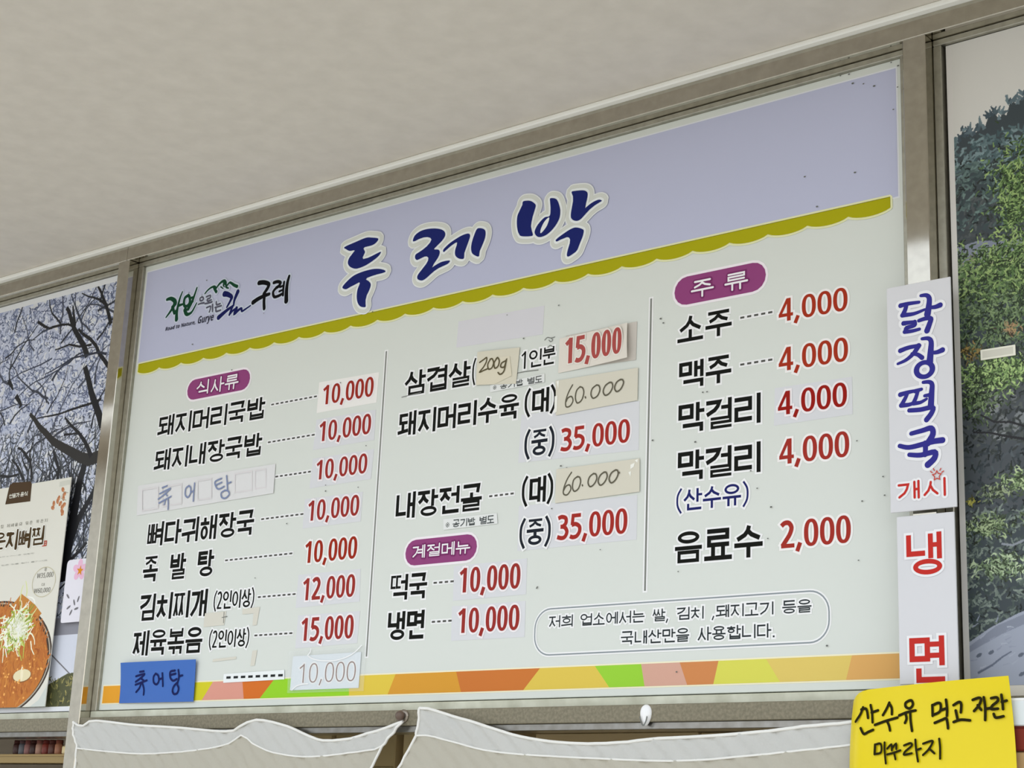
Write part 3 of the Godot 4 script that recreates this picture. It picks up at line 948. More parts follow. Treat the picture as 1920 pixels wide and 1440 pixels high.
	lettering("dish_lettering", t, "묵은지뼈찜", Rect2(-0.5818, 0.4486, 0.2980, 0.0497), 0.2, brown, mat(230, 229, 222), 0.0212, 0.003, 0.06, 0.5, 2, 0.0, 0.0, true)
	var stamp := Pen.new(0.0206)
	stamp.org = o
	var sb := Rect2(-0.2898, 0.4427, 0.0208, 0.0160)
	stamp.ring(sb.get_center(), sb.size / 2.0, 0.004, 0.004, 9.0)
	stamp.stroke([sb.position + sb.size * Vector2(0.5, 0.1), sb.position + sb.size * Vector2(0.5, 0.9)], 0.003)
	stamp.stroke([sb.position + sb.size * Vector2(0.1, 0.5), sb.position + sb.size * Vector2(0.9, 0.5)], 0.003)
	put("red_stamp", stamp.mesh(), mat(176, 92, 78), t)
	lettering("small_lettering", t, "부드러운 살과 배어나온 감칠맛", Rect2(-0.5666, 0.4261, 0.2458, 0.0027), 0.11, mat(140, 140, 134), null, 0.0206, 0.0, 0.1, 0.4)
	lettering("small_lettering", t, "오래 익은 깊은 맛을 함께 즐기세요", Rect2(-0.5612, 0.4015, 0.3048, 0.0036), 0.11, mat(150, 150, 144), null, 0.0206, 0.0, 0.1, 0.4)
	var ring := Pen.new(0.0206)
	ring.org = o
	var rb := Rect2(-0.3150, 0.3027, 0.1046, 0.0831)
	ring.ring(rb.get_center(), rb.size / 2.0, 0.0022, 0.0022)
	put("price_ring", ring.mesh(), mat(196, 190, 164), t)
	lettering("small_lettering", t, "중", Rect2(-0.2669, 0.3738, 0.0124, 0.0093), 0.12, mat(140, 138, 130), null, 0.0206)
	latin_print("price_lettering", "W35,000", Rect2(-0.2964, 0.3539, 0.0727, 0.0155), mat(104, 102, 96), t, 0.0206, 0.1)
	lettering("small_lettering", t, "대", Rect2(-0.2710, 0.3334, 0.0127, 0.0079), 0.12, mat(140, 138, 130), null, 0.0206)
	latin_print("price_lettering", "W60,000", Rect2(-0.3028, 0.3136, 0.0730, 0.0143), mat(104, 102, 96), t, 0.0206, 0.1)

# ---------------------------------------------------------------- right bay: mountain photo
func leaves(cv: Canvas, p: Vector2, r: Vector2, n: int, a: Color, b: Color, size := 0.009) -> void:
	for k in n * 3:
		var q := p + Vector2(rng.randfn(0, r.x * 0.5), rng.randfn(0, r.y * 0.5))
		var s := size * 0.62
		cv.line(walk(q, rng.randf() * TAU, s * rng.randf_range(0.45, 0.9), 2, 0.9), s * rng.randf_range(0.3, 0.55), s * 0.2, [a, b, a.lerp(b, 0.5), a.darkened(0.35), a.darkened(0.55)][rng.randi() % 5])

func build_right_bay() -> void:
	var full := Rect2(2.3502, 0.0, 2.2530, 1.199)
	var cv := Canvas.new(full, 900.0, ink(204, 202, 196))
	# wooded slope under the sky
	var crest := [Vector2(2.35, 0.0), Vector2(2.35, 1.008)]
	for k in 320:
		var x := 2.35 + k * 0.0071
		crest.append(Vector2(x, 1.0 + 0.05 * sin((x - 2.36) * 2.4) + 0.035 * clampf((x - 2.36) / 0.14, 0, 1) + rng.randf_range(-0.016, 0.012)))
	crest.append(Vector2(4.62, 0.0))
	cv.fill(crest, ink(62, 70, 74))
	for k in 900:                                # ragged tips along the crest
		var i := rng.randi_range(2, 321)
		var p: Vector2 = crest[i]
		cv.line(walk(p, rng.randf_range(0.6, 2.5), rng.randf_range(0.004, 0.010), 2, 0.8), 0.008, 0.002, tint(ink(60, 72, 80), ink(112, 130, 136)))
	# bands of foliage and shade: top, bottom, count, dark, light, size
	var bands := [
		[1.00, 0.93, 2600, ink(58, 76, 80), ink(128, 148, 150), 0.012], [0.95, 0.82, 4200, ink(52, 64, 66), ink(110, 132, 126), 0.012], [0.88, 0.78, 1800, ink(46, 50, 54), ink(86, 92, 92), 0.012],
		[0.765, 0.72, 1400, ink(92, 92, 84), ink(160, 152, 132), 0.010], [0.78, 0.66, 4200, ink(68, 88, 62), ink(126, 148, 104), 0.010], [0.72, 0.57, 5200, ink(60, 76, 62), ink(116, 134, 104), 0.010],
		[0.60, 0.40, 3600, ink(46, 50, 50), ink(92, 98, 94), 0.010], [0.42, 0.26, 2600, ink(44, 50, 54), ink(84, 92, 96), 0.010], [0.30, 0.08, 9000, ink(56, 66, 64), ink(128, 140, 130), 0.009]]
	for q in bands:
		if q[0] == 0.765:
			cv.fill([Vector2(2.35, 0.790), Vector2(2.40, 0.797), Vector2(2.44, 0.790), Vector2(2.6, 0.785), Vector2(4.62, 0.79), Vector2(4.62, 0.755), Vector2(2.35, 0.755)], ink(124, 130, 144))
		if q[0] == 0.60:
			cv.fill([Vector2(2.35, 0.53), Vector2(2.42, 0.55), Vector2(2.6, 0.545), Vector2(4.62, 0.56), Vector2(4.62, 0.26), Vector2(2.35, 0.28)], ink(74, 78, 82))
			for k in 260:
				var p := Vector2(rng.randf_range(2.39, 4.6), rng.randf_range(0.42, 0.50))
				cv.blob(p, rng.randf_range(0.008, 0.022), rng.randf_range(0.005, 0.014), rng.randf() * PI, tint(ink(88, 92, 94), ink(128, 132, 134)), 6)
		for k in q[2]:
			var p := Vector2(rng.randf_range(2.352, 4.6), rng.randf_range(q[1], q[0]))
			if p.x > 2.9 and rng.randf() < 0.5: continue
			cv.line(walk(p, rng.randf_range(-0.6, 1.2) + (PI if rng.randf() < 0.5 else 0.0), q[5] * rng.randf_range(0.4, 0.9), 2, 1.0), q[5] * rng.randf_range(0.35, 0.6), q[5] * 0.25, tint(q[3], q[4]))
	for k in 7000:
		var p := Vector2(rng.randf_range(2.352, 4.6), rng.randf_range(0.10, 0.97))
		if p.x > 2.9 and rng.randf() < 0.6: continue
		cv.line(walk(p, rng.randf() * TAU, 0.005, 2, 1.2), 0.0035, 0.002, tint(ink(26, 30, 30), ink(58, 64, 62)))
	# clumps seen near the frame, and others like them further along the picture
	for x0 in [0.0, 0.31, 0.66, 1.05, 1.42, 1.8]:
		var o := Vector2(x0, 0)
		leaves(cv, Vector2(2.485, 0.87) + o, Vector2(0.05, 0.09), 330, ink(86, 112, 66), ink(148, 172, 108), 0.013)
		leaves(cv, Vector2(2.45, 0.735) + o, Vector2(0.12, 0.06), 420, ink(82, 108, 64), ink(146, 168, 106), 0.013)
		leaves(cv, Vector2(2.45, 0.64) + o, Vector2(0.10, 0.05), 200, ink(78, 98, 66), ink(124, 144, 102), 0.012)
		leaves(cv, Vector2(2.378, 0.588) + o, Vector2(0.02, 0.014), 18, ink(128, 112, 66), ink(166, 140, 84), 0.010)
		leaves(cv, Vector2(2.455, 0.622) + o, Vector2(0.018, 0.010), 12, ink(140, 118, 90), ink(170, 138, 100), 0.010)
		leaves(cv, Vector2(2.43, 0.545) + o, Vector2(0.075, 0.032), 190, ink(104, 132, 80), ink(172, 196, 128), 0.013)
		leaves(cv, Vector2(2.39, 0.50) + o, Vector2(0.035, 0.04), 80, ink(74, 92, 62), ink(124, 144, 100), 0.011)
		cv.line([Vector2(2.38, 0.442) + o, Vector2(2.41, 0.438) + o, Vector2(2.44, 0.428) + o, Vector2(2.47, 0.42) + o, Vector2(2.5, 0.405) + o], 0.003, 0.005, ink(40, 40, 42))
		cv.line([Vector2(2.395, 0.472) + o, Vector2(2.42, 0.456) + o, Vector2(2.45, 0.452) + o, Vector2(2.49, 0.435) + o], 0.003, 0.004, ink(40, 40, 42))
		cv.line([Vector2(2.45, 0.39) + o, Vector2(2.46, 0.362) + o, Vector2(2.485, 0.38) + o], 0.003, 0.003, ink(56, 62, 64))
		leaves(cv, Vector2(2.470, 0.345) + o, Vector2(0.040, 0.018), 70, ink(112, 134, 92), ink(178, 194, 148), 0.012)
		leaves(cv, Vector2(2.415, 0.330) + o, Vector2(0.028, 0.012), 26, ink(96, 110, 84), ink(146, 158, 124), 0.011)
		leaves(cv, Vector2(2.375, 0.318) + o, Vector2(0.010, 0.006), 6, ink(160, 156, 76), ink(186, 178, 92), 0.009)
		leaves(cv, Vector2(2.40, 0.272) + o, Vector2(0.042, 0.018), 70, ink(94, 112, 78), ink(162, 178, 136), 0.012)
		leaves(cv, Vector2(2.485, 0.280) + o, Vector2(0.018, 0.025), 40, ink(100, 116, 84), ink(162, 178, 138), 0.012)
		cv.line([Vector2(2.425, 0.240) + o, Vector2(2.445, 0.236) + o, Vector2(2.47, 0.245) + o, Vector2(2.5, 0.256) + o], 0.004, 0.004, ink(134, 140, 146))
		leaves(cv, Vector2(2.425, 0.200) + o, Vector2(0.045, 0.018), 90, ink(104, 124, 92), ink(178, 194, 158), 0.012)
	# the pale rock with cracks and pits along the bottom
	var rock := [Vector2(2.35, -0.01), Vector2(2.35, 0.068), Vector2(2.40, 0.098), Vector2(2.45, 0.120), Vector2(2.50, 0.135), Vector2(2.7, 0.125), Vector2(3.2, 0.15), Vector2(4.0, 0.12), Vector2(4.62, 0.14), Vector2(4.62, -0.01)]
	cv.fill(rock, ink(150, 156, 170))
	cv.fill([Vector2(2.35, 0.060), Vector2(2.41, 0.100), Vector2(2.50, 0.132), Vector2(2.50, 0.116), Vector2(2.42, 0.086), Vector2(2.35, 0.052)], ink(126, 132, 146))
	for k in 500:
		var p := Vector2(rng.randf_range(2.36, 4.6), rng.randf_range(0.0, 0.11))
		cv.line(walk(p, rng.randf_range(0.1, 0.7), 0.006, 2, 0.4), 0.003, 0.001, tint(ink(134, 140, 156), ink(166, 172, 184)))
	cv.line([Vector2(2.375, 0.022), Vector2(2.40, 0.034), Vector2(2.42, 0.048), Vector2(2.435, 0.056)], 0.004, 0.002, ink(96, 102, 118))
	for p in [Vector2(2.378, 0.052), Vector2(2.40, 0.056), Vector2(2.452, 0.05), Vector2(2.452, 0.018), Vector2(2.478, 0.022)]:
		cv.blob(p, 0.006, 0.003, 0.5, ink(92, 98, 112), 8)
	# unprinted margin
	cv.fill([Vector2(2.35, 0), Vector2(2.35, 1.2), Vector2(2.3617, 1.2), Vector2(2.3617, 0)], ink(206, 203, 198))
	var t := thing("photo_panel", "mountain photo panel of green pines and pale rock right of the menu board", "photo panel", Vector3(3.47, 0, 0))
	put("backing", box(Vector3(-1.12, 0.0, -0.02), Vector3(1.13, 1.1985, -0.0005)), mat(206, 203, 198), t)
	put("print", print_panel(full, 0.0, Vector2(3.47, 0)), printed(cv, 0.4), t)
	# blank white tag stuck on the picture
	var tb := Rect2(2.3996, 0.5696, 0.0644, 0.0147)
	var g := thing("blank_tag", "small blank cream tag stuck on the mountain photo", "tag", Vector3(tb.get_center().x, tb.position.y, 0.0006))
	put("tag_plate", box(Vector3(-tb.size.x / 2, 0.001, 0), Vector3(tb.size.x / 2, 0.0205, 0.0022), 0.0006), mat(228, 226, 212, 0.4), g)
	put("paper_insert", box(Vector3(-tb.size.x / 2 + 0.004, 0.0045, 0.0022), Vector3(tb.size.x / 2 - 0.004, 0.017, 0.0026)), mat(205, 203, 190, 0.7), g)

# ---------------------------------------------------------------- the menu board
func badge(t: Node3D, b: Rect2, text: String, tb: Rect2, gap: float, space: float) -> void:
	var m := mat(140, 68, 118, 0.45)
	var r := b.size.y / 2.0
	var line := [b.position + Vector2(r, r), b.position + Vector2(b.size.x - r, r)]
	var p := Pen.new(0.0009)
	p.stroke(line, r * 2.0, 2)
	var o := put("section_badge", p.mesh(), m, t)
	var q := Pen.new(0.0005, 0.0055)
	q.stroke(line, r * 2.0, 2)
	put("outline", q.mesh(), mat(232, 226, 230), o)
	var s := Pen.new(0.0017)
	write_line([s], text, tb, 0.125, gap, space, 2)
	put("lettering", s.mesh(), mat(236, 230, 234), o)
	var d := Pen.new(0.0013, 0.0035)
	write_line([d], text, tb, 0.125, gap, space, 2)
	put("lettering_edge", d.mesh(), mat(118, 50, 98), o)

func shape(called: String, t: Node3D, polys: Array, m: Material, z: float, grow := 0.0) -> MeshInstance3D:
	var p := Pen.new(z, grow)
	for q in polys: p.poly(smooth(q) if q is Array else q)
	return put(called, p.mesh(), m, t)

func build_menu_board() -> void:
	var t := thing("menu_board", "large white menu board with lavender header, black dishes and red prices", "menu board")
	var black := mat(24, 25, 22, 0.5)
	var red := mat(156, 50, 42, 0.5)
	var halo := mat(238, 241, 238, 0.55)  # pale tint of the painted sharpening glow
	var rosy := mat(240, 230, 228, 0.55)
	put("panel", box(Vector3(0.0, 0.0, -0.02), Vector3(2.2622, 1.2, 0.0), 0.0008), mat(208, 212, 206, 0.42), t)
	# lavender header with a pale line round it
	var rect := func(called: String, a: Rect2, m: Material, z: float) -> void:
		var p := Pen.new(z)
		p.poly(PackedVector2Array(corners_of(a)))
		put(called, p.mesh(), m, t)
	rect.call("header_edge", Rect2(0.0135, 0.914, 2.2365, 0.271), mat(220, 222, 226), 0.0003)
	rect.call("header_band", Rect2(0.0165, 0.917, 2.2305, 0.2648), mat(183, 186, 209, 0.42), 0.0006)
	# olive border with scallops
	var edge := PackedVector2Array()
	edge.append(Vector2(0.0205, 0.9195))
	for k in 25:
		for s in 10:
			var u := s / 10.0
			edge.append(Vector2(0.0205 + (k + u) * 0.08842, 0.8975 - 0.0085 * pow(maxf(1.0 - pow(2.0 * u - 1.0, 2.0), 0.0), 0.8)))
	edge.append(Vector2(2.2310, 0.8975))
	edge.append(Vector2(2.2310, 0.9195))
	shape("border_edge", t, [edge], mat(222, 222, 176), 0.0009, 0.0042)  # pale yellow rim paints the same sharpening glow along the scallops
	shape("scalloped_border", t, [edge], mat(166, 162, 24, 0.45), 0.0014)
	shape("border_dark_line", t, [PackedVector2Array([Vector2(0.0205, 0.9195), Vector2(2.231, 0.9195), Vector2(2.231, 0.9183), Vector2(0.0205, 0.9183)])], mat(128, 124, 30), 0.0016)  # darker olive line along the top edge of the border

	build_title(t)
	build_logo(t)

	# section badges
	badge(t, Rect2(0.2338, 0.7881, 0.2385, 0.0543), "식사류", Rect2(0.2660, 0.7967, 0.1678, 0.0373), 0.16, 0.3)
	badge(t, Rect2(1.0398, 0.2982, 0.2081, 0.0574), "계절메뉴", Rect2(1.0588, 0.3148, 0.1719, 0.0270), 0.12, 0.3)
	badge(t, Rect2(1.7461, 0.7836, 0.2151, 0.0606), "주 류", Rect2(1.7889, 0.7956, 0.1302, 0.0347), 0.0, 0.58)

	# left column
	var w := 0.145
	lettering("dish_lettering", t, "돼지머리국밥", Rect2(0.1268, 0.7039, 0.4099, 0.0558), w, black, halo)
	lettering("dish_lettering", t, "돼지내장국밥", Rect2(0.1265, 0.6108, 0.4105, 0.0570), w, black, halo)
	lettering("dish_lettering", t, "뼈다귀해장국", Rect2(0.1289, 0.4121, 0.4063, 0.0627), w, black, halo)
	lettering("dish_lettering", t, "족 발 탕", Rect2(0.1270, 0.3203, 0.2703, 0.0657), w, black, halo, 0.0008, 0.004, 0.04, 0.72)
	lettering("dish_lettering", t, "김치찌개", Rect2(0.1273, 0.2212, 0.2626, 0.0674), w, black, halo)
	lettering("serving_lettering", t, "(2인이상)", Rect2(0.4092, 0.2350, 0.1493, 0.0441), 0.115, black, halo)
	lettering("dish_lettering", t, "제육볶음", Rect2(0.1146, 0.1325, 0.2706, 0.0635), w, black, halo)
	lettering("serving_lettering", t, "(2인이상)", Rect2(0.4050, 0.1412, 0.1474, 0.0429), 0.115, black, halo)
	var grey := mat(84, 84, 80)
	dashes("leader_dashes", t, Vector2(0.5588, 0.7348), Vector2(0.7183, 0.7349), 10, grey, 0.0008, 0.0042, halo)
	dashes("leader_dashes", t, Vector2(0.5582, 0.6394), Vector2(0.7209, 0.6387), 10, grey, 0.0008, 0.0042, halo)
	dashes("leader_dashes", t, Vector2(0.5954, 0.5489), Vector2(0.7174, 0.5487), 8, grey, 0.0008, 0.0042, halo)
	dashes("leader_dashes", t, Vector2(0.5575, 0.4473), Vector2(0.7030, 0.4472), 9, grey, 0.0008, 0.0042, halo)
	dashes("leader_dashes", t, Vector2(0.4396, 0.3546), Vector2(0.6760, 0.3551), 14, grey, 0.0008, 0.0042, halo)
	dashes("leader_dashes", t, Vector2(0.5687, 0.2569), Vector2(0.6976, 0.2569), 8, grey, 0.0008, 0.0042, halo)
	dashes("leader_dashes", t, Vector2(0.5678, 0.1654), Vector2(0.6970, 0.1656), 8, grey, 0.0008, 0.0042, halo)
	lettering("price_lettering", t, "10,000", Rect2(0.7159, 0.3278, 0.1739, 0.0513), 0.178, mat(150, 44, 28, 0.5), rosy, 0.0008, 0.0045)

	# dividing lines
	for d in [[Vector2(0.9402, 0.8140), Vector2(0.9402, 0.1023)], [Vector2(1.6879, 0.8123), Vector2(1.6891, 0.2039)]]:
		var x: float = (d[0].x + d[1].x) / 2.0
		var p := Pen.new(0.0008)
		p.stroke([Vector2(x, d[1].y), Vector2(x, d[0].y)], 0.0042, 0)
		var o := put("divider", p.mesh(), mat(126, 128, 122), t)
		var q := Pen.new(0.0004, 0.0035)
		q.stroke([Vector2(x, d[1].y), Vector2(x, d[0].y)], 0.0042, 0)
		put("outline", q.mesh(), halo, o)

	# middle column
	lettering("dish_lettering", t, "삼겹살", Rect2(1.0033, 0.6947, 0.2009, 0.0581), w, black, halo)
	lettering("serving_lettering", t, "(", Rect2(1.2079, 0.6977, 0.0121, 0.0540), 0.10, black, halo)
	lettering("serving_lettering", t, "1인분", Rect2(1.3471, 0.7090, 0.0972, 0.0398), 0.115, black, halo)
	lettering("dish_lettering", t, "돼지머리수육", Rect2(0.9908, 0.6001, 0.3590, 0.0570), w, black, halo)
	lettering("size_lettering", t, "(대)", Rect2(1.3600, 0.6043, 0.0931, 0.0545), w, black, halo)
	lettering("size_lettering", t, "(중)", Rect2(1.3655, 0.5103, 0.0870, 0.0564), w, mat(34, 38, 46), halo, 0.0018)
	lettering("dish_lettering", t, "내장전골", Rect2(0.9988, 0.4068, 0.2588, 0.0601), w, black, halo)
	dashes("leader_dashes", t, Vector2(1.2757, 0.4340), Vector2(1.3438, 0.4343), 5, grey, 0.0008, 0.0042, halo)
	lettering("size_lettering", t, "(대)", Rect2(1.3630, 0.4082, 0.0902, 0.0563), w, black, halo)
	lettering("size_lettering", t, "(중)", Rect2(1.3620, 0.3176, 0.0897, 0.0553), w, mat(34, 38, 46), halo, 0.0018)
	lettering("dish_lettering", t, "떡국", Rect2(0.9980, 0.2234, 0.1141, 0.0572), w, black, halo)
	dashes("leader_dashes", t, Vector2(1.1285, 0.2555), Vector2(1.1870, 0.2552), 4, grey, 0.0008, 0.0042, halo)
	lettering("dish_lettering", t, "냉면", Rect2(0.9966, 0.1352, 0.1130, 0.0629), w, black, halo)
	dashes("leader_dashes", t, Vector2(1.1296, 0.1703), Vector2(1.1867, 0.1698), 4, grey, 0.0008, 0.0042, halo)

	# right column
	lettering("dish_lettering", t, "소주", Rect2(1.7527, 0.7044, 0.1333, 0.0535), w, black, halo)
	lettering("dish_lettering", t, "맥주", Rect2(1.7569, 0.6065, 0.1290, 0.0561), w, black, halo)
	lettering("dish_lettering", t, "막걸리", Rect2(1.7569, 0.5141, 0.1959, 0.0603), w, black, halo)
	lettering("dish_lettering", t, "막걸리", Rect2(1.7575, 0.4166, 0.1956, 0.0604), w, black, halo)
	lettering("variety_lettering", t, "(산수유)", Rect2(1.7554, 0.3563, 0.1726, 0.0428), 0.12, mat(34, 38, 96), halo)
	lettering("dish_lettering", t, "음료수", Rect2(1.7551, 0.2529, 0.2031, 0.0615), w, black, halo)
	dashes("leader_dashes", t, Vector2(1.9030, 0.7341), Vector2(1.9759, 0.7336), 5, grey, 0.0008, 0.0042, halo)
	dashes("leader_dashes", t, Vector2(1.9037, 0.6372), Vector2(1.9760, 0.6369), 5, grey, 0.0008, 0.0042, halo)
	var orange_red := mat(160, 52, 32, 0.5)
	lettering("price_lettering", t, "4,000", Rect2(1.9888, 0.7101, 0.1517, 0.0461), 0.178, orange_red, rosy, 0.0008, 0.0045)
	lettering("price_lettering", t, "4,000", Rect2(1.9888, 0.6102, 0.1515, 0.0468), 0.178, orange_red, rosy, 0.0008, 0.0045)
	lettering("price_lettering", t, "4,000", Rect2(1.9900, 0.4260, 0.1505, 0.0486), 0.178, red, rosy, 0.0008, 0.0045)
	lettering("price_lettering", t, "2,000", Rect2(1.9922, 0.2650, 0.1495, 0.0506), 0.178, red, rosy, 0.0008, 0.0045)

	# notice in a rounded outline
	var a := Rect2(1.4158, 0.1352, 0.6785, -0.0068)
	var y0: float = (Vector2(1.4505, 0.0883).y + Vector2(2.0591, 0.0849).y) / 2.0
	var y1: float = (Vector2(1.4645, 0.1833).y + Vector2(2.0597, 0.1785).y) / 2.0
	var rr := (y1 - y0) * 0.42
	var path := []
	for k in [[a.end.x - rr, y0 + rr, -90], [a.end.x - rr, y1 - rr, 0], [a.position.x + rr, y1 - rr, 90], [a.position.x + rr, y0 + rr, 180]]:
		for s in 9: path.append(Vector2(k[0], k[1]) + Vector2.from_angle(deg_to_rad(k[2] + s * 11.25)) * rr)
	var nb := Pen.new(0.0008)
	nb.stroke(path, 0.0028, 0, true)
	var no := put("notice_outline", nb.mesh(), mat(138, 146, 150), t)
	var nq := Pen.new(0.0004, 0.003)
	nq.stroke(path, 0.0028, 0, true)
	put("outline", nq.mesh(), halo, no)
	var slate := mat(46, 52, 54)
	lettering("notice_lettering", t, "저희 업소에서는 쌀, 김치 ,돼지고기 등을", Rect2(1.4502, 0.1421, 0.6098, 0.0243), 0.118, slate, halo, 0.0008, 0.0035, 0.09, 0.5)
	lettering("notice_lettering", t, "국내산만을 사용합니다.", Rect2(1.6320, 0.0998, 0.3517, 0.0263), 0.118, slate, halo, 0.0008, 0.0035, 0.09, 0.5)

	# strip of coloured tiles along the bottom: bottom x, top x of each joint
	var yb := 0.0172
	var yt := 0.0605
	var joints := [[Vector2(0.0178, 0.0147).x, Vector2(0.0177, 0.0593).x], [Vector2(0.2446, 0.0164).x, Vector2(0.2744, 0.0599).x], [Vector2(0.4004, 0.0171).x, Vector2(0.4351, 0.0620).x], [Vector2(0.5491, 0.0177).x, Vector2(0.5389, 0.0617).x], [Vector2(0.6040, 0.0178).x, Vector2(0.6485, 0.0611).x], [Vector2(0.8944, 0.0187).x, Vector2(0.8902, 0.0625).x], [Vector2(1.0120, 0.0207).x, Vector2(1.0321, 0.0653).x], [Vector2(1.2234, 0.0202).x, Vector2(1.2070, 0.0643).x], [Vector2(1.3914, 0.0205).x, Vector2(1.4331, 0.0648).x], [Vector2(1.6083, 0.0192).x, Vector2(1.5716, 0.0634).x], [Vector2(1.6924, 0.0181).x, Vector2(1.6833, 0.0627).x], [Vector2(1.7907, 0.0186).x, Vector2(1.7730, 0.0617).x], [Vector2(1.8492, 0.0181).x, Vector2(1.8602, 0.0617).x], [Vector2(1.9927, 0.0171).x, Vector2(1.9631, 0.0600).x], [Vector2(2.1270, 0.0154).x, Vector2(2.1395, 0.0594).x], [2.2475, 2.2475]]
	var hues := [[222, 156, 52], [204, 196, 46], [212, 150, 134], [206, 110, 46], [146, 202, 48], [216, 190, 74], [208, 150, 58], [196, 116, 58], [214, 188, 84], [148, 200, 62], [204, 160, 142], [200, 132, 82], [208, 206, 90], [214, 190, 104], [212, 164, 98]]
	rect.call("strip_edge", Rect2(joints[0][0] - 0.003, yb - 0.003, 2.2505 - joints[0][0], yt - yb + 0.006), mat(232, 226, 196), 0.0004)
	for k in joints.size() - 1:
		var p := Pen.new(0.0008)
		p.poly(PackedVector2Array([Vector2(joints[k][0], yb), Vector2(joints[k + 1][0], yb), Vector2(joints[k + 1][1], yt), Vector2(joints[k][1], yt)]))
		var h: Array = hues[k if k > 0 else 0]
		put("colour_tile", p.mesh(), mat(h[0], h[1], h[2], 0.45), t)

	# remains of old tape and an old pencilled scribble
	var rs := Pen.new(0.0010)
	for q in [[Vector2(0.3834, 0.2281), Vector2(0.4608, 0.2292), Vector2(0.4575, 0.1958), Vector2(0.3822, 0.1942)], [Vector2(0.5176, 0.2313), Vector2(0.5790, 0.2331), Vector2(0.5731, 0.1902), Vector2(0.5583, 0.1896), Vector2(0.5584, 0.2189), Vector2(0.5192, 0.2184)], [Vector2(0.4280, 0.1146), Vector2(0.5112, 0.1180), Vector2(0.5102, 0.1117), Vector2(0.4269, 0.1083)], [Vector2(0.5656, 0.1299), Vector2(0.5822, 0.1305), Vector2(0.5774, 0.0943), Vector2(0.5627, 0.0935)]]: rs.poly(PackedVector2Array(q))
	put("tape_residue", rs.mesh(), mat(207, 204, 192), t).set_meta("kind", "stuff")
	var sc := Pen.new(0.0012)
	for l in [[Vector2(1.4121, 0.7660), Vector2(1.4191, 0.7709), Vector2(1.4294, 0.7680), Vector2(1.4395, 0.7688)], [Vector2(1.4294, 0.7680), Vector2(1.4340, 0.7625), Vector2(1.4284, 0.7598), Vector2(1.4238, 0.7641)], [Vector2(1.4217, 0.7476), Vector2(1.4273, 0.7515), Vector2(1.4347, 0.7479)], [Vector2(0.9991, 0.6940), Vector2(1.0255, 0.6955), Vector2(1.0581, 0.6974)], [Vector2(1.3236, 0.7019), Vector2(1.3608, 0.7025), Vector2(1.3977, 0.7007)], [Vector2(0.4474, 0.2144), Vector2(0.4569, 0.2152), Vector2(0.4664, 0.2160)], [Vector2(0.4534, 0.2270), Vector2(0.4549, 0.2010)]]: sc.stroke(smooth(l, false, 3), 0.0018, 2)
	put("scribble", sc.mesh(), mat(120, 122, 118), t).set_meta("kind", "stuff")

	# fly specks and scuffs
	var sp := Pen.new(0.0022)
	for q in [Vector2(2.1793, 1.1664), Vector2(2.2019, 1.1558), Vector2(2.1563, 1.1737), Vector2(2.2531, 1.1848), Vector2(2.2511, 1.1404), Vector2(2.1485, 1.1953), Vector2(2.1299, 1.1969), Vector2(2.2388, 1.1955), Vector2(2.0760, 0.9325), Vector2(2.1584, 0.9852), Vector2(2.2413, 1.0961), Vector2(2.0493, 1.0012), Vector2(0.2704, 1.1126), Vector2(0.5045, 0.9811), Vector2(0.2373, 0.9413), Vector2(0.4022, 0.8471), Vector2(0.8879, 0.9199), Vector2(1.4480, 0.8388), Vector2(1.3039, 0.8414), Vector2(1.3539, 0.7789), Vector2(1.2880, 0.6924), Vector2(1.7005, 0.5081), Vector2(1.7142, 0.7638), Vector2(1.7210, 0.7534), Vector2(1.8186, 0.5924), Vector2(1.8286, 0.5921), Vector2(1.8026, 0.4927), Vector2(1.9297, 0.4207), Vector2(1.9440, 0.3847), Vector2(1.9744, 0.3456), Vector2(1.9675, 0.2858), Vector2(2.1555, 0.4530), Vector2(2.2069, 0.3802), Vector2(2.2094, 0.3454), Vector2(2.1646, 0.3388), Vector2(2.1556, 0.2305), Vector2(1.7672, 0.2366), Vector2(0.6500, 0.4284), Vector2(0.8800, 0.4938), Vector2(0.7725, 0.5097), Vector2(0.7739, 0.4955), Vector2(1.4192, 0.2280), Vector2(1.4694, 0.4803), Vector2(1.4851, 0.4740), Vector2(1.4495, 0.3909), Vector2(1.5780, 0.2942), Vector2(1.7672, 0.0425), Vector2(2.0906, 0.0794), Vector2(1.4179, 0.2258), Vector2(0.7975, 0.7571), Vector2(0.8967, 0.5909), Vector2(0.5555, 0.3038), Vector2(0.5213, 0.1570)]:
		sp.dot(q, Vector2(0.0022, 0.0014) * rng.randf_range(0.7, 1.3))
	var specks := put("specks", sp.mesh(), mat(106, 108, 104), t)
	specks.set_meta("kind", "stuff")

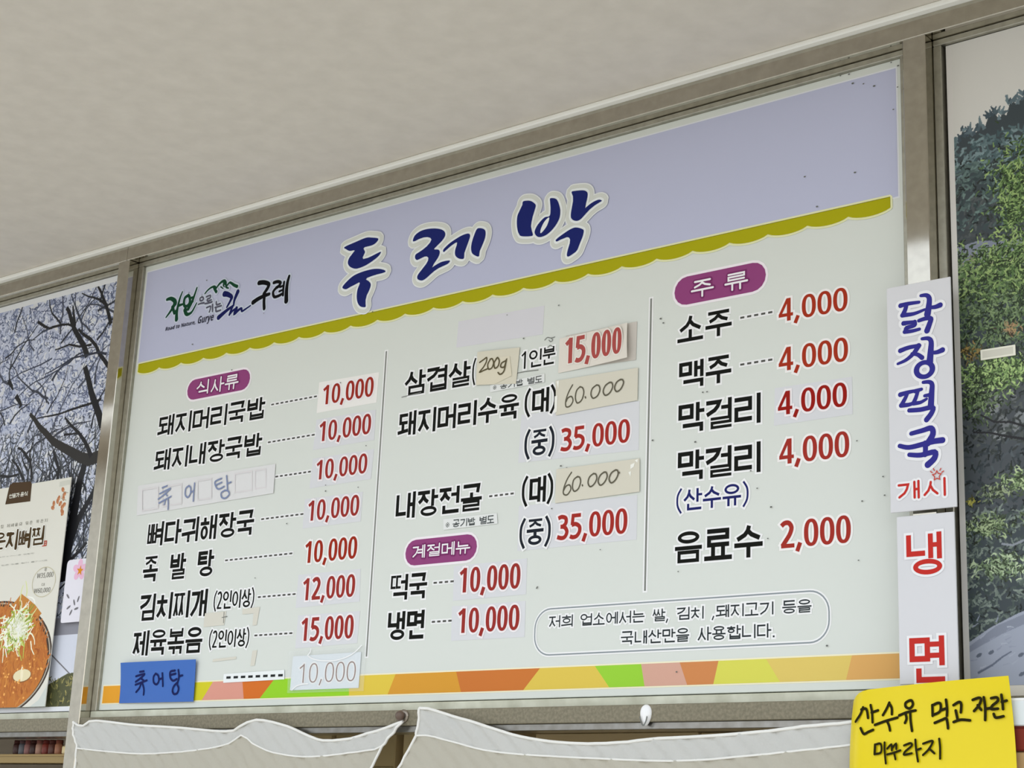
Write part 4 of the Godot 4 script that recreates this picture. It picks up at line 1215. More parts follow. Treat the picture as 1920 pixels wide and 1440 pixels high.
func build_title(t: Node3D) -> void:
	var navy := mat(32, 40, 104, 0.45)
	var shapes := [
		[Vector2(0.7784, 1.1046), Vector2(0.8122, 1.1100), Vector2(0.8490, 1.1145), Vector2(0.8702, 1.1108), Vector2(0.8915, 1.1040), Vector2(0.8859, 1.0952), Vector2(0.8720, 1.0906), Vector2(0.8448, 1.0898), Vector2(0.8501, 1.0776), Vector2(0.8437, 1.0665), Vector2(0.8459, 1.0606), Vector2(0.8650, 1.0611), Vector2(0.8807, 1.0642), Vector2(0.9031, 1.0680), Vector2(0.8970, 1.0586), Vector2(0.8788, 1.0499), Vector2(0.8571, 1.0429), Vector2(0.8349, 1.0397), Vector2(0.8187, 1.0411), Vector2(0.8016, 1.0497), Vector2(0.7940, 1.0611), Vector2(0.7978, 1.0729), Vector2(0.8083, 1.0820), Vector2(0.8142, 1.0891), Vector2(0.7977, 1.0908), Vector2(0.7857, 1.0972)],
		[Vector2(0.7818, 1.0014), Vector2(0.7954, 1.0125), Vector2(0.8171, 1.0233), Vector2(0.8456, 1.0279), Vector2(0.8775, 1.0285), Vector2(0.8999, 1.0253), Vector2(0.9177, 1.0192), Vector2(0.9235, 1.0140), Vector2(0.9136, 1.0120), Vector2(0.8916, 1.0119), Vector2(0.8696, 1.0099), Vector2(0.8587, 1.0070), Vector2(0.8706, 0.9987), Vector2(0.8772, 0.9890), Vector2(0.8727, 0.9752), Vector2(0.8650, 0.9619), Vector2(0.8632, 0.9477), Vector2(0.8651, 0.9364), Vector2(0.8572, 0.9361), Vector2(0.8456, 0.9410), Vector2(0.8366, 0.9523), Vector2(0.8326, 0.9677), Vector2(0.8336, 0.9846), Vector2(0.8400, 1.0019), Vector2(0.8226, 0.9989), Vector2(0.8068, 0.9956), Vector2(0.7957, 0.9927), Vector2(0.7856, 0.9957)],
		[Vector2(1.0061, 1.0749), Vector2(1.0112, 1.0872), Vector2(1.0274, 1.0948), Vector2(1.0486, 1.0960), Vector2(1.0729, 1.0927), Vector2(1.0943, 1.0859), Vector2(1.1053, 1.0777), Vector2(1.1075, 1.0677), Vector2(1.0993, 1.0574), Vector2(1.0851, 1.0483), Vector2(1.0752, 1.0407), Vector2(1.0889, 1.0369), Vector2(1.0939, 1.0287), Vector2(1.0889, 1.0167), Vector2(1.0792, 1.0066), Vector2(1.0725, 0.9960), Vector2(1.0856, 1.0007), Vector2(1.1031, 1.0044), Vector2(1.1262, 1.0028), Vector2(1.1213, 0.9962), Vector2(1.1039, 0.9925), Vector2(1.0864, 0.9887), Vector2(1.0692, 0.9801), Vector2(1.0548, 0.9721), Vector2(1.0430, 0.9695), Vector2(1.0306, 0.9742), Vector2(1.0271, 0.9808), Vector2(1.0310, 0.9884), Vector2(1.0466, 1.0021), Vector2(1.0563, 1.0122), Vector2(1.0596, 1.0211), Vector2(1.0537, 1.0270), Vector2(1.0446, 1.0276), Vector2(1.0298, 1.0245), Vector2(1.0222, 1.0242), Vector2(1.0165, 1.0306), Vector2(1.0180, 1.0387), Vector2(1.0314, 1.0434), Vector2(1.0489, 1.0507), Vector2(1.0618, 1.0601), Vector2(1.0651, 1.0679), Vector2(1.0578, 1.0734), Vector2(1.0439, 1.0769), Vector2(1.0258, 1.0758), Vector2(1.0138, 1.0733)],
		[Vector2(1.1043, 1.0291), Vector2(1.1054, 1.0348), Vector2(1.1209, 1.0448), Vector2(1.1410, 1.0526), Vector2(1.1610, 1.0580), Vector2(1.1784, 1.0585), Vector2(1.1846, 1.0521), Vector2(1.1811, 1.0399), Vector2(1.1748, 1.0258), Vector2(1.1698, 1.0127), Vector2(1.1692, 1.0000), Vector2(1.1605, 1.0000), Vector2(1.1500, 1.0048), Vector2(1.1421, 1.0134), Vector2(1.1413, 1.0254), Vector2(1.1460, 1.0433), Vector2(1.1301, 1.0394), Vector2(1.1159, 1.0327), Vector2(1.1073, 1.0278)],
		[Vector2(1.2097, 1.0653), Vector2(1.2243, 1.0604), Vector2(1.2305, 1.0521), Vector2(1.2300, 1.0382), Vector2(1.2238, 1.0232), Vector2(1.2161, 1.0084), Vector2(1.2140, 0.9960), Vector2(1.2023, 1.0006), Vector2(1.1932, 1.0082), Vector2(1.1895, 1.0206), Vector2(1.1910, 1.0344), Vector2(1.1963, 1.0497), Vector2(1.2027, 1.0625)],
		[Vector2(1.3363, 1.1022), Vector2(1.3435, 1.1032), Vector2(1.3581, 1.0998), Vector2(1.3692, 1.0921), Vector2(1.3740, 1.0850), Vector2(1.3710, 1.0736), Vector2(1.3663, 1.0596), Vector2(1.3635, 1.0452), Vector2(1.3632, 1.0333), Vector2(1.3693, 1.0171), Vector2(1.3623, 1.0148), Vector2(1.3370, 1.0200), Vector2(1.3295, 1.0267), Vector2(1.3244, 1.0383), Vector2(1.3216, 1.0554), Vector2(1.3226, 1.0718), Vector2(1.3283, 1.0827), Vector2(1.3350, 1.0934)],
		[Vector2(1.4135, 1.0922), Vector2(1.4187, 1.0933), Vector2(1.4294, 1.0895), Vector2(1.4358, 1.0821), Vector2(1.4417, 1.0675), Vector2(1.4440, 1.0551), Vector2(1.4420, 1.0407), Vector2(1.4339, 1.0277), Vector2(1.4222, 1.0168), Vector2(1.4085, 1.0092), Vector2(1.3946, 1.0068), Vector2(1.3839, 1.0090), Vector2(1.3765, 1.0157), Vector2(1.3740, 1.0237), Vector2(1.3791, 1.0345), Vector2(1.3893, 1.0444), Vector2(1.4013, 1.0515), Vector2(1.4144, 1.0517), Vector2(1.4165, 1.0639), Vector2(1.4154, 1.0806)],
		[Vector2(1.4734, 1.0954), Vector2(1.4811, 1.0963), Vector2(1.4967, 1.0943), Vector2(1.5087, 1.0913), Vector2(1.5157, 1.0861), Vector2(1.5177, 1.0790), Vector2(1.5156, 1.0663), Vector2(1.5126, 1.0559), Vector2(1.5120, 1.0494), Vector2(1.5237, 1.0557), Vector2(1.5370, 1.0602), Vector2(1.5487, 1.0613), Vector2(1.5556, 1.0583), Vector2(1.5556, 1.0561), Vector2(1.5440, 1.0528), Vector2(1.5274, 1.0454), Vector2(1.5126, 1.0347), Vector2(1.5010, 1.0262), Vector2(1.4909, 1.0243), Vector2(1.4805, 1.0283), Vector2(1.4742, 1.0355), Vector2(1.4737, 1.0473), Vector2(1.4772, 1.0672), Vector2(1.4783, 1.0818)],
		[Vector2(1.4341, 0.9908), Vector2(1.4405, 0.9954), Vector2(1.4541, 1.0014), Vector2(1.4693, 1.0071), Vector2(1.4829, 1.0099), Vector2(1.4932, 1.0081), Vector2(1.5054, 1.0026), Vector2(1.5103, 0.9973), Vector2(1.5077, 0.9847), Vector2(1.5007, 0.9702), Vector2(1.4936, 0.9556), Vector2(1.4820, 0.9492), Vector2(1.4702, 0.9457), Vector2(1.4665, 0.9507), Vector2(1.4686, 0.9620), Vector2(1.4732, 0.9756), Vector2(1.4736, 0.9858), Vector2(1.4683, 0.9912), Vector2(1.4597, 0.9915), Vector2(1.4477, 0.9895), Vector2(1.4374, 0.9872)],
	]
	var o := shape("title_lettering", t, shapes, navy, 0.0040)
	shape("title_edge", t, shapes, mat(228, 234, 236), 0.0034, 0.0055)
	shape("title_band", t, shapes, mat(206, 209, 202), 0.0030, 0.0145)
	shape("title_rim", t, shapes, mat(226, 229, 228), 0.0024, 0.0175)
	shape("letter_counter", t, [[Vector2(1.4137, 1.0482), Vector2(1.4132, 1.0408), Vector2(1.4076, 1.0286), Vector2(1.3992, 1.0200), Vector2(1.3933, 1.0160), Vector2(1.3906, 1.0173), Vector2(1.3919, 1.0259), Vector2(1.3984, 1.0380), Vector2(1.4068, 1.0459)]], mat(228, 234, 236), 0.0046)

func build_logo(t: Node3D) -> void:
	var sets := [
		["logo_green_lettering", [24, 66, 44], [
			[[Vector2(0.1129, 1.0870), Vector2(0.1289, 1.0870), Vector2(0.1452, 1.0780), Vector2(0.1483, 1.0698)], [0.008, 0.016]], [[Vector2(0.1481, 1.0709), Vector2(0.1410, 1.0590), Vector2(0.1299, 1.0477), Vector2(0.1164, 1.0358)], [0.014, 0.004]], [[Vector2(0.1390, 1.0615), Vector2(0.1454, 1.0506), Vector2(0.1504, 1.0421), Vector2(0.1538, 1.0469)], [0.010, 0.008]], [[Vector2(0.1748, 1.0980), Vector2(0.1676, 1.0828), Vector2(0.1621, 1.0619), Vector2(0.1595, 1.0405), Vector2(0.1615, 1.0228)], [0.004, 0.013]], [[Vector2(0.1629, 1.0607), Vector2(0.1810, 1.0619)], [0.009, 0.006]],
			[[Vector2(0.2005, 1.0831), Vector2(0.1885, 1.0791), Vector2(0.1853, 1.0688), Vector2(0.1879, 1.0574), Vector2(0.1954, 1.0529), Vector2(0.2058, 1.0565), Vector2(0.2097, 1.0667), Vector2(0.2059, 1.0782), Vector2(0.2005, 1.0831)], [0.009, 0.009]], [[Vector2(0.2087, 1.0734), Vector2(0.2220, 1.0743)], [0.007, 0.006]], [[Vector2(0.2098, 1.0612), Vector2(0.2221, 1.0623)], [0.007, 0.006]], [[Vector2(0.2332, 1.0984), Vector2(0.2260, 1.0790), Vector2(0.2189, 1.0629), Vector2(0.2060, 1.0445)], [0.005, 0.011]], [[Vector2(0.1937, 1.0434), Vector2(0.1989, 1.0327), Vector2(0.2082, 1.0290), Vector2(0.2230, 1.0340), Vector2(0.2380, 1.0552)], [0.014, 0.004]],
			[[Vector2(0.2681, 1.0759), Vector2(0.2778, 1.0832), Vector2(0.2893, 1.0882), Vector2(0.3019, 1.0896), Vector2(0.3085, 1.0858)], [0.004, 0.007]], [[Vector2(0.2999, 1.0891), Vector2(0.3055, 1.0810), Vector2(0.3133, 1.0732)], [0.005, 0.009]], [[Vector2(0.3088, 1.0793), Vector2(0.3194, 1.0903), Vector2(0.3307, 1.0969), Vector2(0.3411, 1.0975), Vector2(0.3465, 1.0907)], [0.004, 0.011]], [[Vector2(0.3415, 1.0949), Vector2(0.3395, 1.0867), Vector2(0.3433, 1.0813)], [0.008, 0.003]], [[Vector2(0.3294, 1.0838), Vector2(0.3393, 1.0771)], [0.004, 0.003]], [[Vector2(0.3479, 1.0804), Vector2(0.3549, 1.0839), Vector2(0.3632, 1.0892), Vector2(0.3711, 1.0856), Vector2(0.3809, 1.0791), Vector2(0.3935, 1.0730)], [0.004, 0.009]], [[Vector2(0.3495, 1.0859), Vector2(0.3527, 1.0779), Vector2(0.3606, 1.0743)], [0.007, 0.004]]]],
		["logo_grey_lettering", [88, 88, 102], [
			[[Vector2(0.2558, 1.0690), Vector2(0.2494, 1.0662), Vector2(0.2508, 1.0605), Vector2(0.2573, 1.0583), Vector2(0.2630, 1.0617), Vector2(0.2610, 1.0667), Vector2(0.2558, 1.0690)], [0.005, 0.005]], [[Vector2(0.2449, 1.0501), Vector2(0.2546, 1.0513), Vector2(0.2669, 1.0506)], [0.004, 0.006]], [[Vector2(0.2746, 1.0661), Vector2(0.2897, 1.0673), Vector2(0.2895, 1.0602), Vector2(0.2796, 1.0587), Vector2(0.2819, 1.0529), Vector2(0.2955, 1.0538)], [0.005, 0.005]], [[Vector2(0.2720, 1.0476), Vector2(0.2858, 1.0469), Vector2(0.2994, 1.0477)], [0.005, 0.005]], [[Vector2(0.2852, 1.0513), Vector2(0.2864, 1.0468)], [0.005, 0.005]],
			[[Vector2(0.2798, 1.0351), Vector2(0.2948, 1.0363), Vector2(0.2950, 1.0281), Vector2(0.2924, 1.0211)], [0.005, 0.005]], [[Vector2(0.3026, 1.0397), Vector2(0.3052, 1.0204)], [0.006, 0.005]], [[Vector2(0.3164, 1.0448), Vector2(0.3191, 1.0364), Vector2(0.3325, 1.0370)], [0.005, 0.005]], [[Vector2(0.3139, 1.0296), Vector2(0.3379, 1.0303)], [0.005, 0.005]], [[Vector2(0.3175, 1.0253), Vector2(0.3200, 1.0179), Vector2(0.3368, 1.0184)], [0.005, 0.005]]]],
		["logo_navy_lettering", [26, 30, 84], [
			[[Vector2(0.3458, 1.0616), Vector2(0.3599, 1.0574), Vector2(0.3745, 1.0480), Vector2(0.3725, 1.0402), Vector2(0.3599, 1.0229)], [0.016, 0.006]], [[Vector2(0.3969, 1.0582), Vector2(0.3910, 1.0465), Vector2(0.3865, 1.0357), Vector2(0.3857, 1.0231)], [0.013, 0.006]], [[Vector2(0.3315, 0.9996), Vector2(0.3456, 1.0067), Vector2(0.3625, 1.0144), Vector2(0.3823, 1.0216)], [0.014, 0.007]], [[Vector2(0.3823, 1.0216), Vector2(0.3777, 1.0118), Vector2(0.3727, 1.0000)], [0.008, 0.007]], [[Vector2(0.3727, 1.0000), Vector2(0.3840, 1.0086), Vector2(0.3997, 1.0133)], [0.006, 0.007]], [[Vector2(0.3982, 1.0136), Vector2(0.3925, 0.9998), Vector2(0.4050, 1.0061), Vector2(0.4169, 1.0093), Vector2(0.4203, 1.0014), Vector2(0.4344, 1.0052), Vector2(0.4512, 1.0111)], [0.010, 0.004]]]],
		["logo_black_lettering", [18, 18, 20], [
			[[Vector2(0.4761, 1.0681), Vector2(0.4937, 1.0660), Vector2(0.5118, 1.0585), Vector2(0.5106, 1.0493), Vector2(0.4974, 1.0346)], [0.013, 0.010]], [[Vector2(0.4596, 1.0183), Vector2(0.4784, 1.0248), Vector2(0.5009, 1.0291), Vector2(0.5179, 1.0303)], [0.013, 0.009]], [[Vector2(0.5008, 1.0302), Vector2(0.5005, 1.0136), Vector2(0.5036, 0.9944)], [0.010, 0.010]],
			[[Vector2(0.5317, 1.0584), Vector2(0.5459, 1.0585), Vector2(0.5564, 1.0534), Vector2(0.5516, 1.0460), Vector2(0.5421, 1.0426)], [0.009, 0.009]], [[Vector2(0.5421, 1.0426), Vector2(0.5319, 1.0330), Vector2(0.5377, 1.0195), Vector2(0.5533, 1.0192), Vector2(0.5642, 1.0220)], [0.008, 0.008]], [[Vector2(0.5697, 1.0531), Vector2(0.5690, 1.0346), Vector2(0.5698, 1.0180)], [0.007, 0.007]], [[Vector2(0.5563, 1.0421), Vector2(0.5688, 1.0439)], [0.006, 0.006]], [[Vector2(0.5548, 1.0310), Vector2(0.5687, 1.0326)], [0.006, 0.006]], [[Vector2(0.5868, 1.0655), Vector2(0.5823, 1.0487), Vector2(0.5812, 1.0262), Vector2(0.5835, 1.0001)], [0.008, 0.014]]]],
	]
	for s in sets:
		var p := Pen.new(0.0016)
		var q := Pen.new(0.0010, 0.0042)
		q.step = 0.000004
		for k in s[2]:
			var line := smooth(k[0], false, 5)
			p.stroke(line, k[1], 2)
			q.stroke(line, k[1], 2)
		var o := put(s[0], p.mesh(), mat(s[1][0], s[1][1], s[1][2]), t)
		put("outline", q.mesh(), mat(196, 203, 218), o)  # sharpening glow painted as a light rim round the logo strokes
	latin_print("logo_latin_lettering", "Road to Nature,", Rect2(0.1199, 0.9955, 0.1206, 0.0127), mat(52, 54, 70), t, 0.0016, 0.18, true)
	latin_print("logo_latin_lettering", "Gurye", Rect2(0.2495, 0.9891, 0.0612, 0.0264), mat(46, 48, 62), t, 0.0016, 0.16, true)

# ---------------------------------------------------------------- what has been stuck on the board
func sticker(called: String, label: String, category: String, group: String, corners: Array, m: Material, z := 0.0010, thick := 0.0004, lift := [0.0, 0.0, 0.0, 0.0]) -> Node3D:
	var c: Vector2 = (corners[0] + corners[1]) / 2.0
	var t := thing(called, label, category, Vector3(c.x, c.y, 0), group)
	put("sheet", sheet(corners, z, thick, lift, c, 0.0, 8), m, t)
	return t

func build_stickers() -> void:
	var lav := mat(208, 209, 212, 0.45)
	var red := mat(148, 50, 46, 0.5)
	var rosy := mat(234, 226, 228)
	var white := mat(228, 226, 222, 0.5)
	var g := "price stickers on the menu board"
	var list := [
		["white price sticker beside the first dish of the left column, bright against the board", [Vector2(0.7215, 0.6924), Vector2(0.9189, 0.6923), Vector2(0.9210, 0.7659), Vector2(0.7226, 0.7691)], white, "10,000", Rect2(0.7367, 0.7098, 0.1717, 0.0477), mat(150, 48, 38)],
		["pale lavender price sticker beside the second dish of the left column", [Vector2(0.7187, 0.6012), Vector2(0.9195, 0.6023), Vector2(0.9187, 0.6753), Vector2(0.7232, 0.6758)], lav, "10,000", Rect2(0.7338, 0.6192, 0.1745, 0.0485), red],
		["pale lavender price sticker beside the white strip with handwritten letters", [Vector2(0.7167, 0.5076), Vector2(0.9176, 0.5101), Vector2(0.9208, 0.5805), Vector2(0.7206, 0.5801)], lav, "10,000", Rect2(0.7335, 0.5259, 0.1710, 0.0469), red],
		["pale lavender price sticker beside the six-letter dish under the handwritten strip", [Vector2(0.7035, 0.4118), Vector2(0.8936, 0.4127), Vector2(0.8947, 0.4823), Vector2(0.7039, 0.4830)], lav, "10,000", Rect2(0.7159, 0.4281, 0.1719, 0.0483), red],
		["pale lavender sticker with the red price 12,000", [Vector2(0.7013, 0.2239), Vector2(0.9071, 0.2271), Vector2(0.9038, 0.3022), Vector2(0.7020, 0.3017)], lav, "12,000", Rect2(0.7187, 0.2398, 0.1734, 0.0513), red],
		["pale lavender sticker with the red price 15,000 at the foot of the left column", [Vector2(0.7099, 0.1292), Vector2(0.9085, 0.1333), Vector2(0.9109, 0.2058), Vector2(0.7116, 0.2059)], lav, "15,000", Rect2(0.7235, 0.1453, 0.1727, 0.0528), red],
		["wide pale lavender sticker with the price 35,000 between the two tan tapes", [Vector2(1.3523, 0.5001), Vector2(1.6657, 0.4922), Vector2(1.6648, 0.5955), Vector2(1.3555, 0.6061)], lav, "35,000", Rect2(1.4644, 0.5119, 0.1806, 0.0491), mat(158, 48, 42)],
		["wide pale lavender sticker with the price 35,000 above the seasonal dishes", [Vector2(1.3603, 0.3083), Vector2(1.6655, 0.3083), Vector2(1.6647, 0.3995), Vector2(1.3588, 0.4051)], lav, "35,000", Rect2(1.4633, 0.3232, 0.1808, 0.0514), mat(158, 48, 42)],
		["pale lavender price sticker right below the seasonal section badge", [Vector2(1.1871, 0.2126), Vector2(1.3886, 0.2147), Vector2(1.3874, 0.2907), Vector2(1.1848, 0.2882)], lav, "10,000", Rect2(1.2011, 0.2288, 0.1724, 0.0531), red],
		["pale lavender price sticker beside the bottom dish of the middle column", [Vector2(1.1877, 0.1265), Vector2(1.3892, 0.1260), Vector2(1.3881, 0.2011), Vector2(1.1853, 0.2009)], lav, "10,000", Rect2(1.2029, 0.1419, 0.1725, 0.0523), red],
		["pale lavender sticker with the deep red price 4,000 in the right column", [Vector2(1.9794, 0.5039), Vector2(2.1467, 0.5052), Vector2(2.1462, 0.5778), Vector2(1.9811, 0.5785)], lav, "4,000", Rect2(1.9874, 0.5226, 0.1499, 0.0465), mat(146, 30, 24)],
	]
	for s in list:
		var t := sticker("price_sticker", s[0], "sticker", g, s[1], s[2], 0.0002, 0.0003)
		lettering("price_lettering", t, s[3], s[4], 0.178, s[5], rosy, 0.0014, 0.0042)

	# blank sticker above the pork belly line
	sticker("blank_sticker", "faint blank lavender sticker above the line with the tan note", "sticker", "", [Vector2(1.1579, 0.7888), Vector2(1.4055, 0.7803), Vector2(1.4068, 0.8459), Vector2(1.1601, 0.8505)], mat(207, 206, 211, 0.45), 0.0002, 0.0003)

	# curled card with 15,000 and the old paper behind it
	var old := sticker("backing_paper", "beige paper edge showing behind the curled 15,000 card", "paper", "", [Vector2(1.4703, 0.6900), Vector2(1.6539, 0.6848), Vector2(1.6547, 0.7679), Vector2(1.4699, 0.7663)], mat(196, 190, 182, 0.7), 0.0010, 0.0004)
	var card := sticker("price_card", "curled cream card with the faded red price 15,000", "card", "", [Vector2(1.4533, 0.6852), Vector2(1.6408, 0.6890), Vector2(1.6348, 0.7669), Vector2(1.4536, 0.7627)], mat(218, 212, 202, 0.6), 0.0018, 0.0004, [0.0, 0.012, 0.006, 0.0])
	var cx0: float = Vector2(1.4532, 0.7239).x
	var cx1: float = Vector2(1.6373, 0.7270).x
	var curl := func(x: float, y: float) -> float: return 0.011 * pow(clampf((x - cx0) / (cx1 - cx0), 0, 1), 2.0)
	lettering("price_lettering", card, "15,000", Rect2(1.4688, 0.7023, 0.1572, 0.0565), 0.185, mat(166, 78, 74), mat(226, 220, 212), 0.0034, 0.003, 0.08, 0.55, -1, 0.0, 0.0, false, curl)

	# tan tape strips with handwritten 60.000
	var tan := mat(207, 203, 188, 0.4)
	var pencil := mat(96, 92, 78, 0.6)
	var hand := func(called: String, o: Node3D, lines: Array, w: float, m: Material, z: float) -> void:
		var p := Pen.new(z)
		p.org = Vector2(o.position.x, o.position.y)
		for l in lines: p.stroke(smooth(l, false, 6), w, 2)
		put(called, p.mesh(), m, o)
	var a := sticker("tape_note", "tan tape strip handwritten 60.000 directly under the curled 15,000 card", "tape", "tan tape strips with handwritten prices", [Vector2(1.4513, 0.5921), Vector2(1.6612, 0.5971), Vector2(1.6610, 0.6666), Vector2(1.4479, 0.6691)], tan, 0.0026, 0.0003)
	hand.call("handwriting", a, [[Vector2(1.4936, 0.6531), Vector2(1.4838, 0.6385), Vector2(1.4770, 0.6204), Vector2(1.4786, 0.6075), Vector2(1.4889, 0.6077), Vector2(1.4961, 0.6178), Vector2(1.4919, 0.6279), Vector2(1.4825, 0.6260), Vector2(1.4782, 0.6187)], [Vector2(1.5140, 0.6464), Vector2(1.5048, 0.6388), Vector2(1.5024, 0.6233), Vector2(1.5078, 0.6116), Vector2(1.5189, 0.6164), Vector2(1.5240, 0.6314), Vector2(1.5206, 0.6429), Vector2(1.5129, 0.6459)], [Vector2(1.5281, 0.6223), Vector2(1.5294, 0.6197)], [Vector2(1.5573, 0.6441), Vector2(1.5463, 0.6378), Vector2(1.5430, 0.6257), Vector2(1.5490, 0.6164), Vector2(1.5600, 0.6202), Vector2(1.5659, 0.6319), Vector2(1.5630, 0.6417), Vector2(1.5566, 0.6436)], [Vector2(1.5907, 0.6450), Vector2(1.5798, 0.6394), Vector2(1.5746, 0.6276), Vector2(1.5805, 0.6183), Vector2(1.5914, 0.6221), Vector2(1.5984, 0.6336), Vector2(1.5962, 0.6433), Vector2(1.5899, 0.6445)], [Vector2(1.6181, 0.6473), Vector2(1.6084, 0.6425), Vector2(1.6036, 0.6313), Vector2(1.6090, 0.6225), Vector2(1.6188, 0.6261), Vector2(1.6257, 0.6375), Vector2(1.6237, 0.6456), Vector2(1.6174, 0.6468)]], 0.0032, pencil, 0.0033)
	var b := sticker("tape_note", "tan tape strip handwritten 60.000 on the offal hotpot line, shiny at its right end", "tape", "tan tape strips with handwritten prices", [Vector2(1.4579, 0.4015), Vector2(1.6717, 0.4051), Vector2(1.6699, 0.4740), Vector2(1.4584, 0.4742)], tan, 0.0026, 0.0003)
	hand.call("handwriting", b, [[Vector2(1.4987, 0.4631), Vector2(1.4880, 0.4494), Vector2(1.4800, 0.4317), Vector2(1.4798, 0.4194), Vector2(1.4894, 0.4164), Vector2(1.4983, 0.4268), Vector2(1.4949, 0.4364), Vector2(1.4859, 0.4351), Vector2(1.4802, 0.4271)], [Vector2(1.5152, 0.4527), Vector2(1.5050, 0.4461), Vector2(1.5026, 0.4310), Vector2(1.5079, 0.4219), Vector2(1.5178, 0.4264), Vector2(1.5232, 0.4396), Vector2(1.5206, 0.4500), Vector2(1.5145, 0.4519)], [Vector2(1.5279, 0.4333), Vector2(1.5287, 0.4314)], [Vector2(1.5560, 0.4546), Vector2(1.5459, 0.4480), Vector2(1.5426, 0.4361), Vector2(1.5485, 0.4276), Vector2(1.5583, 0.4321), Vector2(1.5645, 0.4430), Vector2(1.5619, 0.4524), Vector2(1.5553, 0.4540)], [Vector2(1.5831, 0.4547), Vector2(1.5734, 0.4488), Vector2(1.5684, 0.4371), Vector2(1.5742, 0.4280), Vector2(1.5839, 0.4325), Vector2(1.5907, 0.4439), Vector2(1.5882, 0.4533), Vector2(1.5824, 0.4542)], [Vector2(1.6121, 0.4562), Vector2(1.6014, 0.4507), Vector2(1.5960, 0.4391), Vector2(1.6014, 0.4301), Vector2(1.6113, 0.4345), Vector2(1.6182, 0.4459), Vector2(1.6165, 0.4545), Vector2(1.6114, 0.4557)], [Vector2(1.6209, 0.4501), Vector2(1.6217, 0.4488)]], 0.0032, pencil, 0.0033)

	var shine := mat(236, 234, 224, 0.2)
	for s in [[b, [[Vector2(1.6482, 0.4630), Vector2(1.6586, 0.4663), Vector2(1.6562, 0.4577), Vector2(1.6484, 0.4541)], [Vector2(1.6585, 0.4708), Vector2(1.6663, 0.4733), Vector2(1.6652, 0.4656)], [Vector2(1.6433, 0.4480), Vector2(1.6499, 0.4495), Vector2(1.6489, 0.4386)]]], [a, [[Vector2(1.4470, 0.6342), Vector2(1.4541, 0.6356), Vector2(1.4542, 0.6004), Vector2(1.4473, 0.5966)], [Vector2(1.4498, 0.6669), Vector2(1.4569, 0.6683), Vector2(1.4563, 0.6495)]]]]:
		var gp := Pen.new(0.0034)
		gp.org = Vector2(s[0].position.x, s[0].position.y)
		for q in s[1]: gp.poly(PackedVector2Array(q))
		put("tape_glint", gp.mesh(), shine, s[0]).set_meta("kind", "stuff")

	# taped over note: 200g
	var n := sticker("weight_note", "yellowed taped note handwritten 200g after the pork belly line", "tape", "", [Vector2(1.2239, 0.6905), Vector2(1.3384, 0.6780), Vector2(1.3445, 0.7596), Vector2(1.2253, 0.7670)], mat(207, 202, 184, 0.35), 0.0024, 0.0004, [0.001, 0.0, 0.0, 0.002])
	var n2 := Pen.new(0.0042)
	n2.org = Vector2(n.position.x, n.position.y)
	n2.poly(PackedVector2Array([Vector2(1.2269, 0.6913), Vector2(1.2794, 0.6851), Vector2(1.3269, 0.6978), Vector2(1.3183, 0.7441), Vector2(1.2450, 0.7479), Vector2(1.2275, 0.7307)]))
	put("second_tape", n2.mesh(), mat(212, 205, 184, 0.2), n)
	hand.call("handwriting", n, [[Vector2(1.2331, 0.7416), Vector2(1.2445, 0.7466), Vector2(1.2526, 0.7497), Vector2(1.2524, 0.7404), Vector2(1.2455, 0.7297), Vector2(1.2345, 0.7189), Vector2(1.2481, 0.7216), Vector2(1.2563, 0.7231)], [Vector2(1.2634, 0.7437), Vector2(1.2570, 0.7330), Vector2(1.2605, 0.7218), Vector2(1.2699, 0.7244), Vector2(1.2734, 0.7355), Vector2(1.2687, 0.7446), Vector2(1.2629, 0.7441)], [Vector2(1.2820, 0.7432), Vector2(1.2752, 0.7336), Vector2(1.2783, 0.7215), Vector2(1.2872, 0.7252), Vector2(1.2898, 0.7364), Vector2(1.2852, 0.7447), Vector2(1.2812, 0.7434)], [Vector2(1.3072, 0.7338), Vector2(1.2972, 0.7303), Vector2(1.2947, 0.7224), Vector2(1.3039, 0.7200), Vector2(1.3083, 0.7286), Vector2(1.3103, 0.7366), Vector2(1.3078, 0.7221), Vector2(1.3037, 0.7095), Vector2(1.2945, 0.7049), Vector2(1.2881, 0.7101)]], 0.0034, mat(92, 84, 62), 0.0048)

	# small printed slips
	var slip := mat(220, 222, 220, 0.5)
	var s1 := sticker("extra_slip", "small white slip under the 1-person line, half hidden by the tan note", "paper slip", "small slips saying rice is extra", [Vector2(1.2657, 0.6687), Vector2(1.4166, 0.6705), Vector2(1.4157, 0.6897), Vector2(1.2647, 0.6853)], slip, 0.0016, 0.0003)
	lettering("slip_lettering", s1, "※공기밥 별도", Rect2(1.2710, 0.6716, 0.1404, 0.0151), 0.13, mat(70, 74, 72), null, 0.0023, 0.0, 0.1, 0.5)
	reference_mark(s1, Rect2(1.2710, 0.6716, 0.0144, 0.0126), 0.0023)
	var s2 := sticker("extra_slip", "small white slip just above the seasonal section badge", "paper slip", "small slips saying rice is extra", [Vector2(1.1498, 0.3709), Vector2(1.3036, 0.3718), Vector2(1.3002, 0.3949), Vector2(1.1480, 0.3952)], slip, 0.0016, 0.0003)
	lettering("slip_lettering", s2, "※공기밥 별도", Rect2(1.1536, 0.3741, 0.1415, 0.0171), 0.13, mat(66, 72, 72), null, 0.0023, 0.0, 0.1, 0.5)
	reference_mark(s2, Rect2(1.1536, 0.3741, 0.0161, 0.0141), 0.0023)

